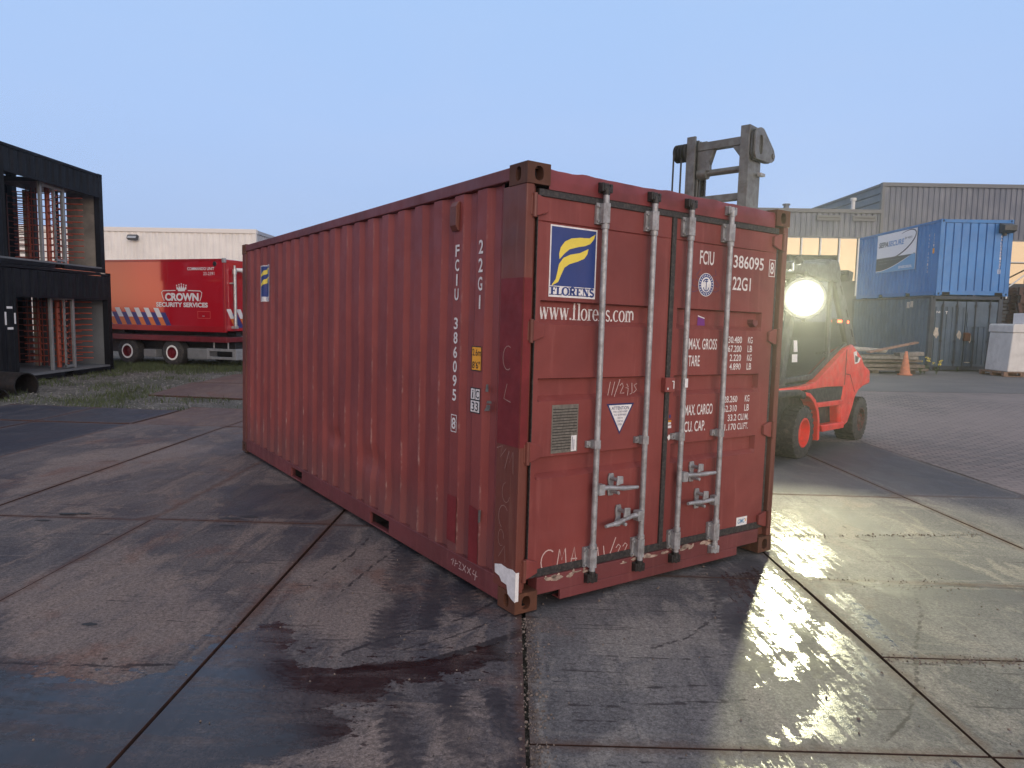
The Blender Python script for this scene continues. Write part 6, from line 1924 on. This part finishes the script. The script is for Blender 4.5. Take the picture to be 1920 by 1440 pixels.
b = MB(); b.tube([(.42, 1.14, 3.70), (.90, 1.14, 3.70), (.905, 1.14, 3.70), (1.03, 1.14, 3.70)], [.042, .042, .075, .075], 14); b.build('cross_bar', m_fgrey, fork, smooth=40)
b = MB(); b.bar((.42, 1.16, 3.36), (1.03, 1.16, 3.36), .09, .085); b.build('cross_bar', m_fgrey, fork, bevel=.006)
b = MB(); b.bar((.36, 1.16, .4), (1.1, 1.16, .4), .1, .2); b.bar((.36, 1.16, 1.6), (1.1, 1.16, 1.6), .1, .12); b.build('cross_bar', m_fgrey, fork, bevel=.006)
# sheave plate with its oblong window
b = MB()
hu, hv = 1.03, 3.965
outer = [(1.20, 3.79), (1.24, 3.85), (1.24, 4.09), (1.19, 4.15), (1.10, 4.18), (1.02, 4.175), (.71, 3.98), (.665, 3.93), (.67, 3.87), (.72, 3.825), (.85, 3.80)]
no = len(outer)
sx = [(1.085 + .055 * math.copysign(abs(math.cos(a)) ** .7, math.cos(a)), 3.975 + .115 * math.copysign(abs(math.sin(a)) ** .9, math.sin(a))) for a in [2 * math.pi * k / 22 for k in range(22)]]
for wv in (.25, .275):
    oi = [b.vert((wv, u, v)) for u, v in outer]; ii = [b.vert((wv, u, v)) for u, v in sx]
    b._o = (oi, ii) if wv == .25 else (b._o[0], b._o[1], oi, ii)
bm = bmesh.new()
def ringmesh(b, outer, inner, w0, w1):
    """plate with a window: bridge by nearest angle"""
    cu = sum(p[0] for p in inner) / len(inner); cv = sum(p[1] for p in inner) / len(inner)
    N = 44; O = []; I = []
    def hit(poly, a):
        best = None; dx, dy = math.cos(a), math.sin(a)
        for k in range(len(poly)):
            x0, y0 = poly[k][0] - cu, poly[k][1] - cv; x1, y1 = poly[(k + 1) % len(poly)][0] - cu, poly[(k + 1) % len(poly)][1] - cv
            ex, ey = x1 - x0, y1 - y0; den = dx * ey - dy * ex
            if abs(den) < 1e-9:
                continue
            t_ = (x0 * ey - y0 * ex) / den; s_ = (x0 * dy - y0 * dx) / den
            if t_ > 0 and -1e-6 <= s_ <= 1 + 1e-6 and (best is None or t_ > best):
                best = t_
        return (cu + dx * best, cv + dy * best)
    for k in range(N):
        a = 2 * math.pi * k / N; O.append(hit(outer, a)); I.append(hit(inner, a))
    o0 = [b.vert((w0, *p)) for p in O]; i0 = [b.vert((w0, *p)) for p in I]; o1 = [b.vert((w1, *p)) for p in O]; i1 = [b.vert((w1, *p)) for p in I]
    for k in range(N):
        j = (k + 1) % N
        b.face([o0[k], o0[j], i0[j], i0[k]]); b.face([o1[k], i1[k], i1[j], o1[j]]); b.face([o0[k], o1[k], o1[j], o0[j]]); b.face([i0[k], i0[j], i1[j], i1[k]])
bm.free()
b = MB(); ringmesh(b, outer, sx, .235, .262); b.tube([(.235, .73, 3.90), (.222, .73, 3.90)], .035, 12); b.box(.262, 1.0, 3.83, .300, 1.2, 4.12)
b.build('sheave_plate', m_fgrey, fork, bevel=.003, smooth=30)
b = MB(); ringmesh(b, [(u + .022, v - .012) for u, v in outer], [(u + .022, v - .012) for u, v in sx], .266, .288); b.build('sheave_plate', m_fdark, fork)
b = MB(); b.bar((.26, 1.05, 3.63), (.26, .93, 3.63), .06, .035); b.build('hose_clip', m_galv, fork, bevel=.004)
b = MB()
for k in range(4):
    w0 = 1.16 + k * .042; b.lathe([(.03, 0), (.115, 0), (.115, .01), (.085, .014), (.085, .028), (.115, .032), (.03, .036)], (w0, 1.21, 3.98), (1, 0, 0), 24)
b.build('hose_pulley', m_fblack, fork, smooth=35)
b = MB()
for u in (1.29, 1.25):
    pass
b.tube([(1.30, 1.325, 3.98), (1.30, 1.325, 1.0)], .012, 8); b.build('hose', m_fblack, fork, smooth=60)
b = MB(); b.tube([(1.22, 1.27, 3.92), (1.22, 1.27, 1.0)], .012, 8); b.build('hose', m_fblack, fork, smooth=60)
b = MB()
for k in range(70):
    z = .6 + k * .047; b.box(.985, 1.02, z, 1.015, 1.06, z + .03); b.box(.99, 1.03, z + .028, 1.01, 1.05, z + .05)
b.build('lift_chain', m_blackiron, fork)
b = MB(); b.box(.25, 1.28, .25, 1.2, 1.36, .75); b.build('fork_carriage', m_fblack, fork, bevel=.01)
for w_ in (.36, 1.0):
    b = MB(); b.box(w_, 1.36, .06, w_ + .13, 1.42, .7); b.prism([(1.36, .06), (2.4, .06), (2.4, .075), (1.42, .11)], w_, w_ + .13, side); b.build('fork_arm', m_fblack, fork, bevel=.006)

LW_ = frame(FO, FX, FY, FZ) @ (lp + lax * .03)
spot = bpy.data.lights.new('work_lamp_light', 'SPOT'); spot_o = bpy.data.objects.new('work_lamp_light', spot); COL.objects.link(spot_o)
spot.energy = 3300; spot.color = (1.0, .97, .60); spot.spot_size = R(110); spot.spot_blend = 1.0; spot.shadow_soft_size = .09
spot_o.location = LW_; spot_o.rotation_euler = (Vector((1.0, 0, 1.3)) - LW_).to_track_quat('-Z', 'Y').to_euler()

# ---------------------------------------------------------------- scattering volume added to spread the lamp's glow
b = MB(); b.box(-60, -14, -1.6, 75, 85, 13.0)
hz_m = bpy.data.materials.new('lamp_glow_haze'); hz_m.use_nodes = True; t = hz_m.node_tree; t.nodes.clear()
pv = nd(t, 'ShaderNodeVolumePrincipled', {'Color': (.95, .97, 1.0), 'Density': .0011, 'Anisotropy': .8}); ho = nd(t, 'ShaderNodeOutputMaterial'); t.links.new(pv.outputs[0], ho.inputs['Volume'])
b.build('glow_haze', hz_m, kind='stuff')
